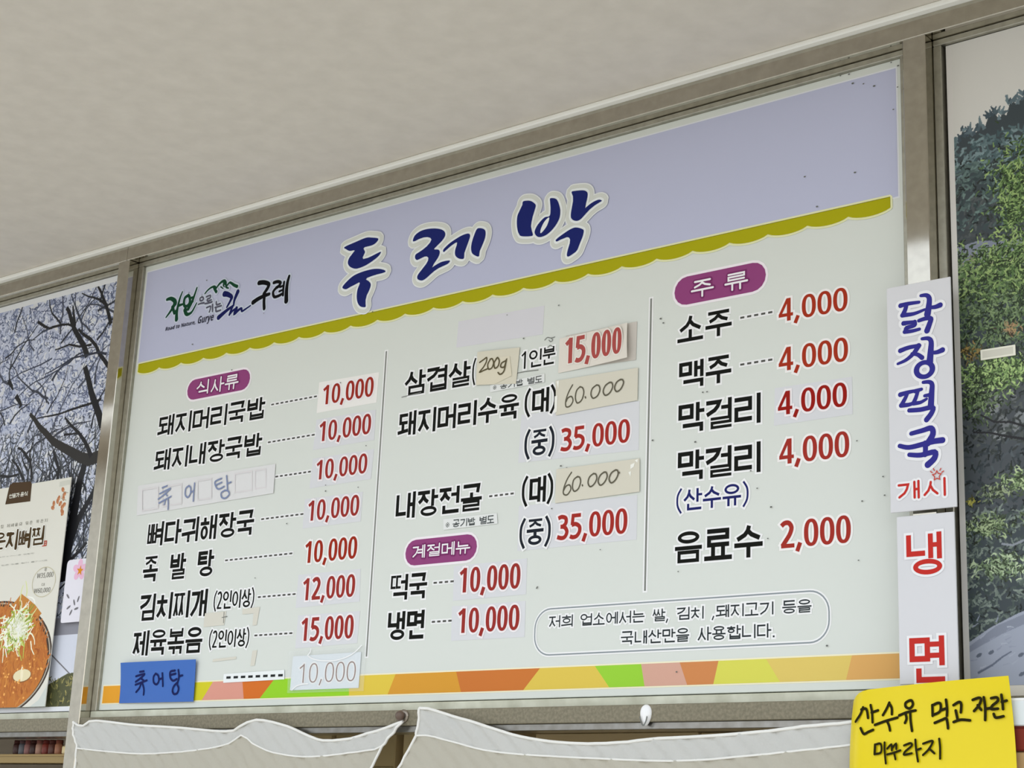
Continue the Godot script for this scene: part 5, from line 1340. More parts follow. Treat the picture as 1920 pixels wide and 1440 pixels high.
	# handwritten paper strip in the left column
	var st := sticker("paper_strip", "long white paper strip with blue handwriting in the left column", "paper strip", "", [Vector2(0.0793, 0.4990), Vector2(0.5947, 0.5080), Vector2(0.5933, 0.5810), Vector2(0.0730, 0.5792)], mat(214, 214, 214, 0.6), 0.0010, 0.0004, [0.0, 0.0012, 0.0006, 0.0])
	var ghost := Pen.new(0.0026)
	ghost.org = Vector2(st.position.x, st.position.y)
	for q in [[Vector2(0.1014, 0.5097), Vector2(0.1652, 0.5109), Vector2(0.1567, 0.5665), Vector2(0.0925, 0.5659)], [Vector2(0.1817, 0.5135), Vector2(0.2565, 0.5149), Vector2(0.2492, 0.5656), Vector2(0.1740, 0.5648)], [Vector2(0.3174, 0.5173), Vector2(0.3696, 0.5178), Vector2(0.3629, 0.5677), Vector2(0.3104, 0.5676)], [Vector2(0.4557, 0.5230), Vector2(0.5173, 0.5236), Vector2(0.5115, 0.5711), Vector2(0.4495, 0.5709)], [Vector2(0.5286, 0.5251), Vector2(0.5664, 0.5253), Vector2(0.5610, 0.5712), Vector2(0.5229, 0.5712)]]:
		ghost.stroke(q, 0.004, 0, true)
	put("show_through", ghost.mesh(), mat(211, 208, 209), st)
	var blue := mat(124, 136, 168)
	hand.call("handwriting", st, [[Vector2(0.1747, 0.5633), Vector2(0.1937, 0.5667)], [Vector2(0.1664, 0.5483), Vector2(0.2070, 0.5583), Vector2(0.1854, 0.5447), Vector2(0.1632, 0.5345)], [Vector2(0.1876, 0.5480), Vector2(0.1977, 0.5400)], [Vector2(0.1675, 0.5236), Vector2(0.1902, 0.5302), Vector2(0.2128, 0.5368)], [Vector2(0.1919, 0.5293), Vector2(0.1894, 0.5180)], [Vector2(0.2022, 0.5308), Vector2(0.2054, 0.5165), Vector2(0.2063, 0.5036)], [Vector2(0.2796, 0.5580), Vector2(0.2686, 0.5521), Vector2(0.2683, 0.5366), Vector2(0.2788, 0.5279), Vector2(0.2878, 0.5364), Vector2(0.2871, 0.5520), Vector2(0.2796, 0.5580)], [Vector2(0.2899, 0.5396), Vector2(0.2996, 0.5432)], [Vector2(0.3009, 0.5627), Vector2(0.3010, 0.5403), Vector2(0.3024, 0.5160)], [Vector2(0.4022, 0.5643), Vector2(0.3792, 0.5582), Vector2(0.3851, 0.5439), Vector2(0.3958, 0.5377), Vector2(0.4149, 0.5426)], [Vector2(0.3834, 0.5492), Vector2(0.4046, 0.5539)], [Vector2(0.4203, 0.5692), Vector2(0.4246, 0.5518), Vector2(0.4285, 0.5328)], [Vector2(0.4250, 0.5484), Vector2(0.4394, 0.5510)], [Vector2(0.4188, 0.5320), Vector2(0.4062, 0.5265), Vector2(0.4097, 0.5153), Vector2(0.4239, 0.5119), Vector2(0.4365, 0.5201), Vector2(0.4314, 0.5291), Vector2(0.4188, 0.5320)]], 0.0042, blue, 0.0034)

	# dashed strip and taped 10,000 at the bottom
	var ds := sticker("dash_strip", "narrow white paper strip of black dashes above the coloured tiles", "paper strip", "", [Vector2(0.4739, 0.0565), Vector2(0.6836, 0.0589), Vector2(0.6811, 0.0810), Vector2(0.4731, 0.0774)], mat(228, 232, 232, 0.5), 0.0020, 0.0004)
	dashes("dashes", ds, Vector2(0.4839, 0.0673), Vector2(0.6779, 0.0698), 8, mat(44, 46, 46), 0.0028, 0.0056)
	var film := StandardMaterial3D.new()
	film.albedo_color = Color(0.9, 0.92, 0.92, 0.12)
	film.transparency = BaseMaterial3D.TRANSPARENCY_ALPHA
	film.roughness = 0.15
	var pn := sticker("price_paper", "white paper with the thin brown price 10,000 taped over the green tile", "paper", "", [Vector2(0.7051, 0.0333), Vector2(0.9240, 0.0333), Vector2(0.9249, 0.1130), Vector2(0.7067, 0.1109)], mat(216, 222, 226, 0.5), 0.0020, 0.0005)
	lettering("price_lettering", pn, "10,000", Rect2(0.7275, 0.0491, 0.1880, 0.0434), 0.085, mat(138, 108, 98), mat(230, 232, 234), 0.0032, 0.0034, 0.16)
	var fm := Pen.new(0.0040)
	fm.org = Vector2(pn.position.x, pn.position.y)
	fm.poly(PackedVector2Array([Vector2(0.6987, 0.0267), Vector2(0.9414, 0.0258), Vector2(0.9406, 0.1248), Vector2(0.6933, 0.1224)]))
	put("clear_tape", fm.mesh(), film, pn)
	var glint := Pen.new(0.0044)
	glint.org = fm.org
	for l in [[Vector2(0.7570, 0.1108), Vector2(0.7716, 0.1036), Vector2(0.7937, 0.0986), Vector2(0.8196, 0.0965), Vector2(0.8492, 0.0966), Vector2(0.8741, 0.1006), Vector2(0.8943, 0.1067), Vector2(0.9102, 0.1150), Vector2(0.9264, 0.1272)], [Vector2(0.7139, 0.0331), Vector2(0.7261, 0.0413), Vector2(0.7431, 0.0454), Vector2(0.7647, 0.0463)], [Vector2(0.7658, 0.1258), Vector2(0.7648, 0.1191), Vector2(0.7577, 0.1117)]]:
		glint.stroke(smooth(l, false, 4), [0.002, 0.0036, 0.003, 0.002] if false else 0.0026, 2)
	put("tape_crease_glint", glint.mesh(), mat(238, 240, 240, 0.2), pn)  # pale lines colour in glints along the creases of the tape

	# blue note
	var bn := thing("blue_note", "bright blue paper note with dark handwriting at the lower left corner", "note", Vector3(Vector2(0.2368, 0.0139).x, Vector2(0.2368, 0.0139).y, 0))
	var bo := Vector2(bn.position.x, bn.position.y)
	put("sheet", sheet([Vector2(0.0893, 0.0155), Vector2(0.3760, 0.0138), Vector2(0.3745, 0.1152), Vector2(0.0912, 0.1162)], 0.0024, 0.0005, [0.0, 0.003, 0.006, 0.010], bo, 0.003, 12), mat(52, 100, 178, 0.35), bn)
	var ind := Pen.new(0.0068)
	ind.org = bo
	for l in [[Vector2(0.1673, 0.0913), Vector2(0.1827, 0.0922)], [Vector2(0.1523, 0.0808), Vector2(0.1853, 0.0855), Vector2(0.1699, 0.0753), Vector2(0.1518, 0.0675)], [Vector2(0.1697, 0.0760), Vector2(0.1826, 0.0700)], [Vector2(0.1515, 0.0599), Vector2(0.1955, 0.0696)], [Vector2(0.1745, 0.0652), Vector2(0.1683, 0.0522), Vector2(0.1559, 0.0419)], [Vector2(0.1784, 0.0635), Vector2(0.1860, 0.0485), Vector2(0.1866, 0.0346)], [Vector2(0.2290, 0.0851), Vector2(0.2211, 0.0771), Vector2(0.2231, 0.0639), Vector2(0.2341, 0.0587), Vector2(0.2420, 0.0667), Vector2(0.2390, 0.0799), Vector2(0.2290, 0.0851)], [Vector2(0.2424, 0.0706), Vector2(0.2543, 0.0729)], [Vector2(0.2544, 0.0853), Vector2(0.2568, 0.0696), Vector2(0.2591, 0.0538)], [Vector2(0.3014, 0.0904), Vector2(0.2843, 0.0877), Vector2(0.2854, 0.0736), Vector2(0.2965, 0.0659), Vector2(0.3094, 0.0697)], [Vector2(0.2864, 0.0801), Vector2(0.3040, 0.0829)], [Vector2(0.3138, 0.0913), Vector2(0.3172, 0.0744), Vector2(0.3134, 0.0599)], [Vector2(0.3170, 0.0760), Vector2(0.3296, 0.0779)], [Vector2(0.3131, 0.0615), Vector2(0.3006, 0.0521), Vector2(0.2972, 0.0409), Vector2(0.3048, 0.0332), Vector2(0.3158, 0.0362), Vector2(0.3192, 0.0468), Vector2(0.3141, 0.0550)]]:
		ind.stroke(smooth(l, false, 5), 0.0052, 2)
	var lift := func(x: float, y: float) -> float:
		var c: Array = [Vector2(0.0893, 0.0155), Vector2(0.3760, 0.0138), Vector2(0.3745, 0.1152), Vector2(0.0912, 0.1162)]
		var u := clampf((x - c[0].x) / (c[1].x - c[0].x), 0, 1)
		var v := clampf((y - c[0].y) / (c[3].y - c[0].y), 0, 1)
		return lerpf(lerpf(0.0, 0.003, u * u), lerpf(0.010, 0.006, u * u), v * v) + 0.003 * sin(PI * u) * (1.0 - v) - 0.0030
	put("handwriting", ind.mesh(lift), mat(28, 34, 84), bn)

func reference_mark(t: Node3D, b: Rect2, z: float) -> void:
	var p := Pen.new(z)
	p.org = Vector2(t.position.x, t.position.y)
	var c := b.get_center()
	var r := minf(b.size.x, b.size.y) * 0.42
	for k in 2: p.stroke([c + Vector2.from_angle(PI / 4 + k * PI / 2) * r, c - Vector2.from_angle(PI / 4 + k * PI / 2) * r], r * 0.2, 0)
	for k in 4: p.dot(c + Vector2.from_angle(k * PI / 2) * r * 0.75, Vector2(r, r) * 0.2)
	put("reference_mark", p.mesh(), mat(70, 74, 72), t)

# ---------------------------------------------------------------- hanging signs and the yellow note
func build_signs() -> void:
	var z := 0.0560
	var white := mat(206, 206, 209, 0.45)
	var navy := mat(52, 50, 132, 0.45)
	var red := mat(186, 50, 44, 0.45)
	var halo := mat(226, 226, 228)
	var b := Rect2(2.2467, 0.2995, 0.1242, 0.418)
	var t := thing("hanging_sign", "tall white sign with blue brush letters stacked in a column", "sign", Vector3(b.get_center().x, b.position.y, 0), "tall white signs on the right post")
	put("board", box(Vector3(-b.size.x / 2, 0, z - 0.004), Vector3(b.size.x / 2, b.size.y, z), 0.0008), white, t)
	var zz := z + 0.0010
	var glyphs := [
		[[[Vector2(2.2744, 0.6791), Vector2(2.2892, 0.6802), Vector2(2.3105, 0.6794)], 0.009, 0.006], [[Vector2(2.2865, 0.6799), Vector2(2.2833, 0.6695), Vector2(2.2786, 0.6608)], 0.008, 0.009], [[Vector2(2.2778, 0.6602), Vector2(2.3000, 0.6593), Vector2(2.3213, 0.6637)], 0.009, 0.005], [[Vector2(2.3146, 0.6911), Vector2(2.3250, 0.6900), Vector2(2.3304, 0.6832), Vector2(2.3293, 0.6688), Vector2(2.3263, 0.6541)], 0.006, 0.013], [[Vector2(2.3292, 0.6660), Vector2(2.3410, 0.6650), Vector2(2.3510, 0.6669)], 0.006, 0.010],
			[[Vector2(2.2797, 0.6445), Vector2(2.3015, 0.6438)], 0.009, 0.006], [[Vector2(2.3015, 0.6438), Vector2(2.3006, 0.6374), Vector2(2.2855, 0.6348), Vector2(2.2839, 0.6292)], 0.008, 0.008], [[Vector2(2.2816, 0.6281), Vector2(2.2955, 0.6273), Vector2(2.3104, 0.6285)], 0.008, 0.006], [[Vector2(2.3097, 0.6446), Vector2(2.3239, 0.6466), Vector2(2.3327, 0.6444), Vector2(2.3303, 0.6361), Vector2(2.3248, 0.6233)], 0.007, 0.011]],
		[[[Vector2(2.2722, 0.5941), Vector2(2.2892, 0.5976), Vector2(2.3097, 0.5980)], 0.009, 0.007], [[Vector2(2.3078, 0.5979), Vector2(2.2982, 0.5854), Vector2(2.2831, 0.5751), Vector2(2.2668, 0.5703)], 0.010, 0.005], [[Vector2(2.2945, 0.5849), Vector2(2.3056, 0.5817), Vector2(2.3139, 0.5747)], 0.006, 0.009], [[Vector2(2.3148, 0.6098), Vector2(2.3266, 0.6086), Vector2(2.3319, 0.6017), Vector2(2.3308, 0.5857), Vector2(2.3284, 0.5647)], 0.006, 0.013], [[Vector2(2.3307, 0.5814), Vector2(2.3424, 0.5804), Vector2(2.3530, 0.5830)], 0.006, 0.010]],
		[[[Vector2(2.2705, 0.5123), Vector2(2.2855, 0.5146), Vector2(2.2992, 0.5155)], 0.009, 0.006], [[Vector2(2.2843, 0.5133), Vector2(2.2796, 0.5040), Vector2(2.2727, 0.4935)], 0.007, 0.008], [[Vector2(2.2719, 0.4922), Vector2(2.2868, 0.4916), Vector2(2.2987, 0.4943)], 0.009, 0.006], [[Vector2(2.2992, 0.5148), Vector2(2.3114, 0.5167)], 0.008, 0.006], [[Vector2(2.3043, 0.5141), Vector2(2.3004, 0.5029), Vector2(2.2957, 0.4940)], 0.007, 0.008], [[Vector2(2.2957, 0.4926), Vector2(2.3090, 0.4929), Vector2(2.3208, 0.4977)], 0.008, 0.005], [[Vector2(2.3150, 0.5289), Vector2(2.3263, 0.5280), Vector2(2.3317, 0.5223), Vector2(2.3306, 0.5076), Vector2(2.3285, 0.4850)], 0.006, 0.012], [[Vector2(2.3173, 0.5038), Vector2(2.3297, 0.5042)], 0.006, 0.008],
			[[Vector2(2.2873, 0.4809), Vector2(2.3086, 0.4796), Vector2(2.3313, 0.4808), Vector2(2.3296, 0.4709), Vector2(2.3198, 0.4598)], 0.008, 0.010]],
		[[[Vector2(2.2900, 0.4383), Vector2(2.3114, 0.4413), Vector2(2.3278, 0.4435), Vector2(2.3308, 0.4323), Vector2(2.3209, 0.4172)], 0.008, 0.012], [[Vector2(2.2674, 0.4185), Vector2(2.2850, 0.4137), Vector2(2.3107, 0.4163), Vector2(2.3326, 0.4192), Vector2(2.3484, 0.4194)], 0.008, 0.011], [[Vector2(2.3159, 0.4177), Vector2(2.3163, 0.4080), Vector2(2.3153, 0.3970)], 0.010, 0.009], [[Vector2(2.2855, 0.4004), Vector2(2.3066, 0.3973), Vector2(2.3328, 0.3998), Vector2(2.3325, 0.3888), Vector2(2.3199, 0.3785)], 0.008, 0.012]],
	]
	for k in 4:
		var pen := Pen.new(zz)
		var rim := Pen.new(zz - 0.0004, 0.0055)
		rim.step = 0.000004
		for p in [pen, rim]:
			p.org = Vector2(t.position.x, t.position.y)
			for s in glyphs[k]: p.stroke(smooth(s[0], false, 4), [s[1], s[2]], 2)
			if k == 1:
				var oc := Vector2(2.3179, 0.5520)
				p.ring(oc, Vector2(0.0205, 0.0175), 0.0105, 0.0085)
		var o := put("brush_letter", pen.mesh(), navy, t)
		put("outline", rim.mesh(), halo, o)  # light rim paints a sharpening glow round each brush letter
	lettering("season_lettering", t, "개시", Rect2(2.2581, 0.3221, 0.0970, 0.0293), 0.15, red, halo, zz, 0.004, 0.12, 0.5, 2)
	var sp := Pen.new(zz + 0.0006)
	sp.org = Vector2(t.position.x, t.position.y)
	var c := Vector2(2.3365, 0.3572)
	var q := []
	for k in 10: q.append(c + Vector2.from_angle(PI / 2 + TAU * k / 10) * (0.0085 if k % 2 == 0 else 0.0045))
	sp.stroke(q, 0.0018, 0, true)
	for k in [2.5, 2.0, 1.0, 0.5]: sp.stroke([c + Vector2.from_angle(k) * 0.0105, c + Vector2.from_angle(k) * 0.0145], 0.0018, 2)
	put("star_mark", sp.mesh(), mat(190, 76, 66), t)

	var b2 := Rect2(2.2578, 0.0, 0.1075, 0.2915)
	var u := thing("hanging_sign", "tall white sign with two red block letters, its foot behind the yellow note", "sign", Vector3(b2.get_center().x, b2.position.y, 0), "tall white signs on the right post")
	put("board", box(Vector3(-b2.size.x / 2, 0, z - 0.0045), Vector3(b2.size.x / 2, b2.size.y, z - 0.0005), 0.0008), white, u)
	lettering("dish_lettering", u, "냉", Rect2(2.2744, 0.1858, 0.0672, 0.0731), 0.125, red, halo, z + 0.0006, 0.0045, 0.0)
	lettering("dish_lettering", u, "면", Rect2(2.2763, 0.0018, 0.0653, 0.0786), 0.125, red, halo, z + 0.0006, 0.0045, 0.0)
	# clips that hold the two signs on the post
	for k in [[2.305, 0.62], [2.305, 0.36], [2.305, 0.22], [2.305, 0.06]]:
		put("mount", box(Vector3(k[0] - (t if k[1] > 0.3 else u).position.x - 0.012, k[1] - (t if k[1] > 0.3 else u).position.y - 0.012, 0.0422), Vector3(k[0] - (t if k[1] > 0.3 else u).position.x + 0.012, k[1] - (t if k[1] > 0.3 else u).position.y + 0.012, z - 0.0046), 0.001), mat(190, 188, 180), t if k[1] > 0.3 else u)

	# yellow note with a bent front
	var y := thing("yellow_note", "large glossy yellow note with black handwriting at the lower right", "note", Vector3(2.322, -0.16, 0))
	var o := Vector2(2.322, -0.16)
	var ys := SurfaceTool.new()
	ys.begin(Mesh.PRIMITIVE_TRIANGLES)
	ys.set_smooth_group(0)
	var cor: Array = [Vector2(2.1676, -0.1682), Vector2(2.4766, -0.1653), Vector2(2.4655, 0.0056), Vector2(2.1766, -0.0132)]
	var surf := func(uu: float, vv: float) -> Vector3:
		var p: Vector2 = cor[0].lerp(cor[1], uu).lerp(cor[3].lerp(cor[2], uu), vv)
		var round_off := 0.014 * pow(clampf((0.14 - uu) / 0.14, 0, 1), 2.0) * clampf((vv - 0.7) / 0.3, 0, 1)
		return Vector3(p.x - o.x, p.y - o.y - round_off, 0.084 + 0.014 * sin(PI * uu * 0.9) + 0.010 * sin(2.5 * uu + 2.2 * vv) * (1.0 - vv) - 0.016 * pow(clampf((0.10 - uu) / 0.10, 0, 1), 2.0))
	for i in 30:
		for j in 20:
			var q4 := [surf.call(i / 30.0, j / 20.0), surf.call((i + 1) / 30.0, j / 20.0), surf.call((i + 1) / 30.0, (j + 1) / 20.0), surf.call(i / 30.0, (j + 1) / 20.0)]
			for k in [0, 2, 1, 0, 3, 2]: ys.add_vertex(q4[k])
			for k in [0, 1, 2, 0, 2, 3]: ys.add_vertex(q4[k] - Vector3(0, 0, 0.0005))
	ys.generate_normals()
	put("sheet", ys.commit(), mat(218, 196, 8, 0.28), y)
	var hp := Pen.new(0.0)
	hp.org = o
	var count := 0
	for l in [[Vector2(2.2066, -0.0406), Vector2(2.2014, -0.0525), Vector2(2.1918, -0.0644)], [Vector2(2.2032, -0.0442), Vector2(2.2132, -0.0438), Vector2(2.2170, -0.0587)], [Vector2(2.2216, -0.0373), Vector2(2.2247, -0.0499), Vector2(2.2261, -0.0663)], [Vector2(2.2238, -0.0499), Vector2(2.2364, -0.0465)], [Vector2(2.2027, -0.0758), Vector2(2.2092, -0.0854), Vector2(2.2176, -0.0825), Vector2(2.2276, -0.0790)],
		[Vector2(2.2580, -0.0342), Vector2(2.2529, -0.0444), Vector2(2.2461, -0.0547)], [Vector2(2.2580, -0.0356), Vector2(2.2627, -0.0431), Vector2(2.2632, -0.0535)], [Vector2(2.2310, -0.0708), Vector2(2.2525, -0.0645), Vector2(2.2738, -0.0595)], [Vector2(2.2541, -0.0646), Vector2(2.2582, -0.0726), Vector2(2.2603, -0.0805)],
		[Vector2(2.2954, -0.0319), Vector2(2.2889, -0.0356), Vector2(2.2894, -0.0421), Vector2(2.2967, -0.0446), Vector2(2.3023, -0.0388), Vector2(2.3002, -0.0320), Vector2(2.2954, -0.0319)], [Vector2(2.2771, -0.0560), Vector2(2.2918, -0.0510), Vector2(2.3072, -0.0483)], [Vector2(2.2885, -0.0524), Vector2(2.2909, -0.0612), Vector2(2.2881, -0.0685)], [Vector2(2.2975, -0.0511), Vector2(2.2985, -0.0657), Vector2(2.3013, -0.0818)],
		[Vector2(2.3374, -0.0401), Vector2(2.3378, -0.0575)], [Vector2(2.3373, -0.0407), Vector2(2.3469, -0.0368), Vector2(2.3519, -0.0389), Vector2(2.3506, -0.0505), Vector2(2.3394, -0.0561)], [Vector2(2.3516, -0.0490), Vector2(2.3601, -0.0463)], [Vector2(2.3615, -0.0318), Vector2(2.3630, -0.0463), Vector2(2.3626, -0.0579)], [Vector2(2.3416, -0.0692), Vector2(2.3549, -0.0641), Vector2(2.3612, -0.0622), Vector2(2.3635, -0.0694), Vector2(2.3645, -0.0781)],
		[Vector2(2.3743, -0.0408), Vector2(2.3838, -0.0358), Vector2(2.3874, -0.0396), Vector2(2.3864, -0.0525)], [Vector2(2.3778, -0.0495), Vector2(2.3805, -0.0625)], [Vector2(2.3741, -0.0681), Vector2(2.3860, -0.0645), Vector2(2.4014, -0.0656)],
		[Vector2(2.4070, -0.0328), Vector2(2.4173, -0.0295), Vector2(2.4208, -0.0325), Vector2(2.4168, -0.0416), Vector2(2.4086, -0.0506)], [Vector2(2.4150, -0.0415), Vector2(2.4203, -0.0488)], [Vector2(2.4255, -0.0289), Vector2(2.4271, -0.0446), Vector2(2.4264, -0.0651)], [Vector2(2.4276, -0.0475), Vector2(2.4355, -0.0462)],
		[Vector2(2.4376, -0.0305), Vector2(2.4467, -0.0293), Vector2(2.4480, -0.0350), Vector2(2.4393, -0.0420), Vector2(2.4370, -0.0476), Vector2(2.4476, -0.0472)], [Vector2(2.4544, -0.0252), Vector2(2.4555, -0.0366), Vector2(2.4559, -0.0479)], [Vector2(2.4546, -0.0366), Vector2(2.4624, -0.0345)], [Vector2(2.4406, -0.0556), Vector2(2.4440, -0.0614), Vector2(2.4561, -0.0593)],
		[Vector2(2.2327, -0.1039), Vector2(2.2318, -0.1194)], [Vector2(2.2327, -0.1039), Vector2(2.2436, -0.1027), Vector2(2.2443, -0.1165), Vector2(2.2325, -0.1194)], [Vector2(2.2511, -0.1004), Vector2(2.2515, -0.1151), Vector2(2.2537, -0.1349)],
		[Vector2(2.2565, -0.1107), Vector2(2.2641, -0.1040), Vector2(2.2652, -0.1136)], [Vector2(2.2663, -0.1093), Vector2(2.2729, -0.1029), Vector2(2.2736, -0.1116)], [Vector2(2.2563, -0.1203), Vector2(2.2693, -0.1174), Vector2(2.2813, -0.1137)], [Vector2(2.2693, -0.1174), Vector2(2.2708, -0.1224), Vector2(2.2723, -0.1282)],
		[Vector2(2.2879, -0.1058), Vector2(2.2995, -0.1021), Vector2(2.3017, -0.1065), Vector2(2.2903, -0.1157), Vector2(2.2886, -0.1209), Vector2(2.3023, -0.1186)], [Vector2(2.3083, -0.0964), Vector2(2.3101, -0.1123), Vector2(2.3138, -0.1319)], [Vector2(2.3101, -0.1137), Vector2(2.3184, -0.1109)],
		[Vector2(2.3224, -0.1031), Vector2(2.3367, -0.0986), Vector2(2.3388, -0.1015), Vector2(2.3323, -0.1124), Vector2(2.3226, -0.1215)], [Vector2(2.3332, -0.1109), Vector2(2.3424, -0.1187)], [Vector2(2.3503, -0.0952), Vector2(2.3521, -0.1095), Vector2(2.3525, -0.1273)]]:
		hp.stroke(smooth(l, false, 5), 0.0046 if count < 30 else 0.0038, 2)
		count += 1
	var ride := func(x: float, yy: float) -> float:
		var uu := clampf((x - cor[0].x) / (cor[1].x - cor[0].x), 0, 1)
		var vv := clampf((yy - cor[0].y) / (cor[3].y - cor[0].y), 0, 1)
		return surf.call(uu, vv).z + 0.0012
	put("handwriting", hp.mesh(ride), mat(38, 34, 12), y)

# ---------------------------------------------------------------- below the board: curtains and what stands behind
func cloth(called: String, label: String, top: Array, foot: Array, hem: Array, z0: float, seed_at: float) -> void:
	var t := thing(called, label, "curtain", Vector3(top[top.size() / 2].x, foot[0].y, 0), "white curtains under the menu board")
	var o := Vector2(t.position.x, t.position.y)
	var nx := 90
	var ny := 44
	var line := func(a: Array, u: float) -> Vector2:
		var lens := [0.0]
		for k in a.size() - 1: lens.append(lens[-1] + a[k].distance_to(a[k + 1]))
		var d: float = u * lens[-1]
		for k in a.size() - 1:
			if d <= lens[k + 1] or k == a.size() - 2:
				return a[k].lerp(a[k + 1], (d - lens[k]) / (lens[k + 1] - lens[k]))
		return a[-1]
	var tops := smooth(top, false, 8)
	var hems := smooth(hem, false, 8)
	var tp := []
	var hp := []
	var fp := []
	for i in nx + 1:
		tp.append(line.call(Array(tops), float(i) / nx))
		hp.append(line.call(Array(hems), float(i) / nx))
		fp.append(line.call(foot, float(i) / nx))
	var ripple := func(p: Vector2, v: float) -> float:
		return z0 + 0.010 * sin(p.x * 23.0 + seed_at + p.y * 9.0) * (0.25 + v) + 0.006 * sin(p.x * 61.0 - p.y * 44.0 + seed_at * 2.0) * (0.2 + v) + 0.0022 * sin(p.x * 130.0 + p.y * 150.0) + 0.0012 * sin(p.x * 310.0 - p.y * 260.0 + 1.0)
	for part in [["header_band", tp, hp, 12, mat(196, 196, 192, 0.85), 0.0], ["cloth", hp, fp, ny, mat(182, 178, 165, 0.85), 1.0]]:
		var m: StandardMaterial3D = part[4].duplicate()
		m.backlight_enabled = true
		m.backlight = Color(0.5, 0.5, 0.46)
		var n := FastNoiseLite.new()
		n.frequency = 0.06
		var nt := NoiseTexture2D.new()
		nt.width = 256
		nt.height = 256
		nt.seamless = true
		nt.as_normal_map = true
		nt.bump_strength = 3.0
		nt.noise = n
		m.normal_enabled = true
		m.normal_texture = nt
		m.normal_scale = 0.5
		m.uv1_triplanar = true
		m.uv1_world_triplanar = true
		m.uv1_scale = Vector3(9, 9, 9)
		var st := SurfaceTool.new()
		st.begin(Mesh.PRIMITIVE_TRIANGLES)
		st.set_smooth_group(0)
		var rows: int = part[3]
		var at := func(i: int, j: int) -> Vector3:
			var v := float(j) / rows
			var p: Vector2 = part[1][i].lerp(part[2][i], v)
			var d: float = (v if part[5] == 1.0 else 0.0) * 0.8
			return Vector3(p.x - o.x, p.y - o.y, ripple.call(p, d))
		for i in nx:
			for j in rows:
				var q := [at.call(i, j), at.call(i + 1, j), at.call(i + 1, j + 1), at.call(i, j + 1)]
				for k in [0, 1, 2, 0, 2, 3]: st.add_vertex(q[k])
		st.generate_normals()
		put(part[0], st.commit(), m, t)
	# sewn edges: thin rolls along the top, the seam and the two sides
	var roll := mat(224, 223, 218, 0.85)
	for e in [["top_hem", tp, 0.0032], ["seam", hp, 0.0022]]:
		var path := []
		for i in range(0, nx + 1, 2): path.append(Vector3(e[1][i].x - o.x, e[1][i].y - o.y, ripple.call(e[1][i], 0.0) + 0.001))
		put(e[0], tube(path, e[2]), roll, t)
	for i in [0, nx]:
		var path := []
		for j in 13: path.append(Vector3(tp[i].lerp(hp[i], j / 12.0).x - o.x, tp[i].lerp(hp[i], j / 12.0).y - o.y, ripple.call(tp[i].lerp(hp[i], j / 12.0), 0.0) + 0.001))
		for j in range(1, 20): path.append(Vector3(hp[i].lerp(fp[i], j / 20.0).x - o.x, hp[i].lerp(fp[i], j / 20.0).y - o.y, ripple.call(hp[i].lerp(fp[i], j / 20.0), j / 25.0) + 0.001))
		put("side_hem", tube(path, 0.003), roll, t)

func tube(path: Array, r: float, sides := 7) -> ArrayMesh:
	var st := SurfaceTool.new()
	st.begin(Mesh.PRIMITIVE_TRIANGLES)
	st.set_smooth_group(0)
	var rings := []
	for k in path.size():
		var d: Vector3 = (path[mini(k + 1, path.size() - 1)] - path[maxi(k - 1, 0)]).normalized()
		var a := d.cross(Vector3.BACK).normalized()
		var b := a.cross(d)
		var ring := []
		for s in sides: ring.append(path[k] + (a * cos(TAU * s / sides) + b * sin(TAU * s / sides)) * r)
		rings.append(ring)
	for k in path.size() - 1:
		for s in sides:
			var n := (s + 1) % sides
			for p in [rings[k][s], rings[k + 1][n], rings[k + 1][s], rings[k][s], rings[k][n], rings[k + 1][n]]: st.add_vertex(p)
	st.index()
	st.generate_normals()
	return st.commit()

func carton(label: String, a: Vector3, b: Vector3, m: Material, flap: float) -> void:
	var t := thing("carton", label, "box", Vector3((a.x + b.x) / 2.0, a.y, (a.z + b.z) / 2.0), "")
	put("body", box(a - t.position, b - t.position, 0.003), m, t)
	put("flap_seam", box(Vector3(a.x, flap - 0.0012, b.z) - t.position, Vector3(b.x, flap, b.z + 0.0012) - t.position), mat(128, 112, 78, 0.9), t)

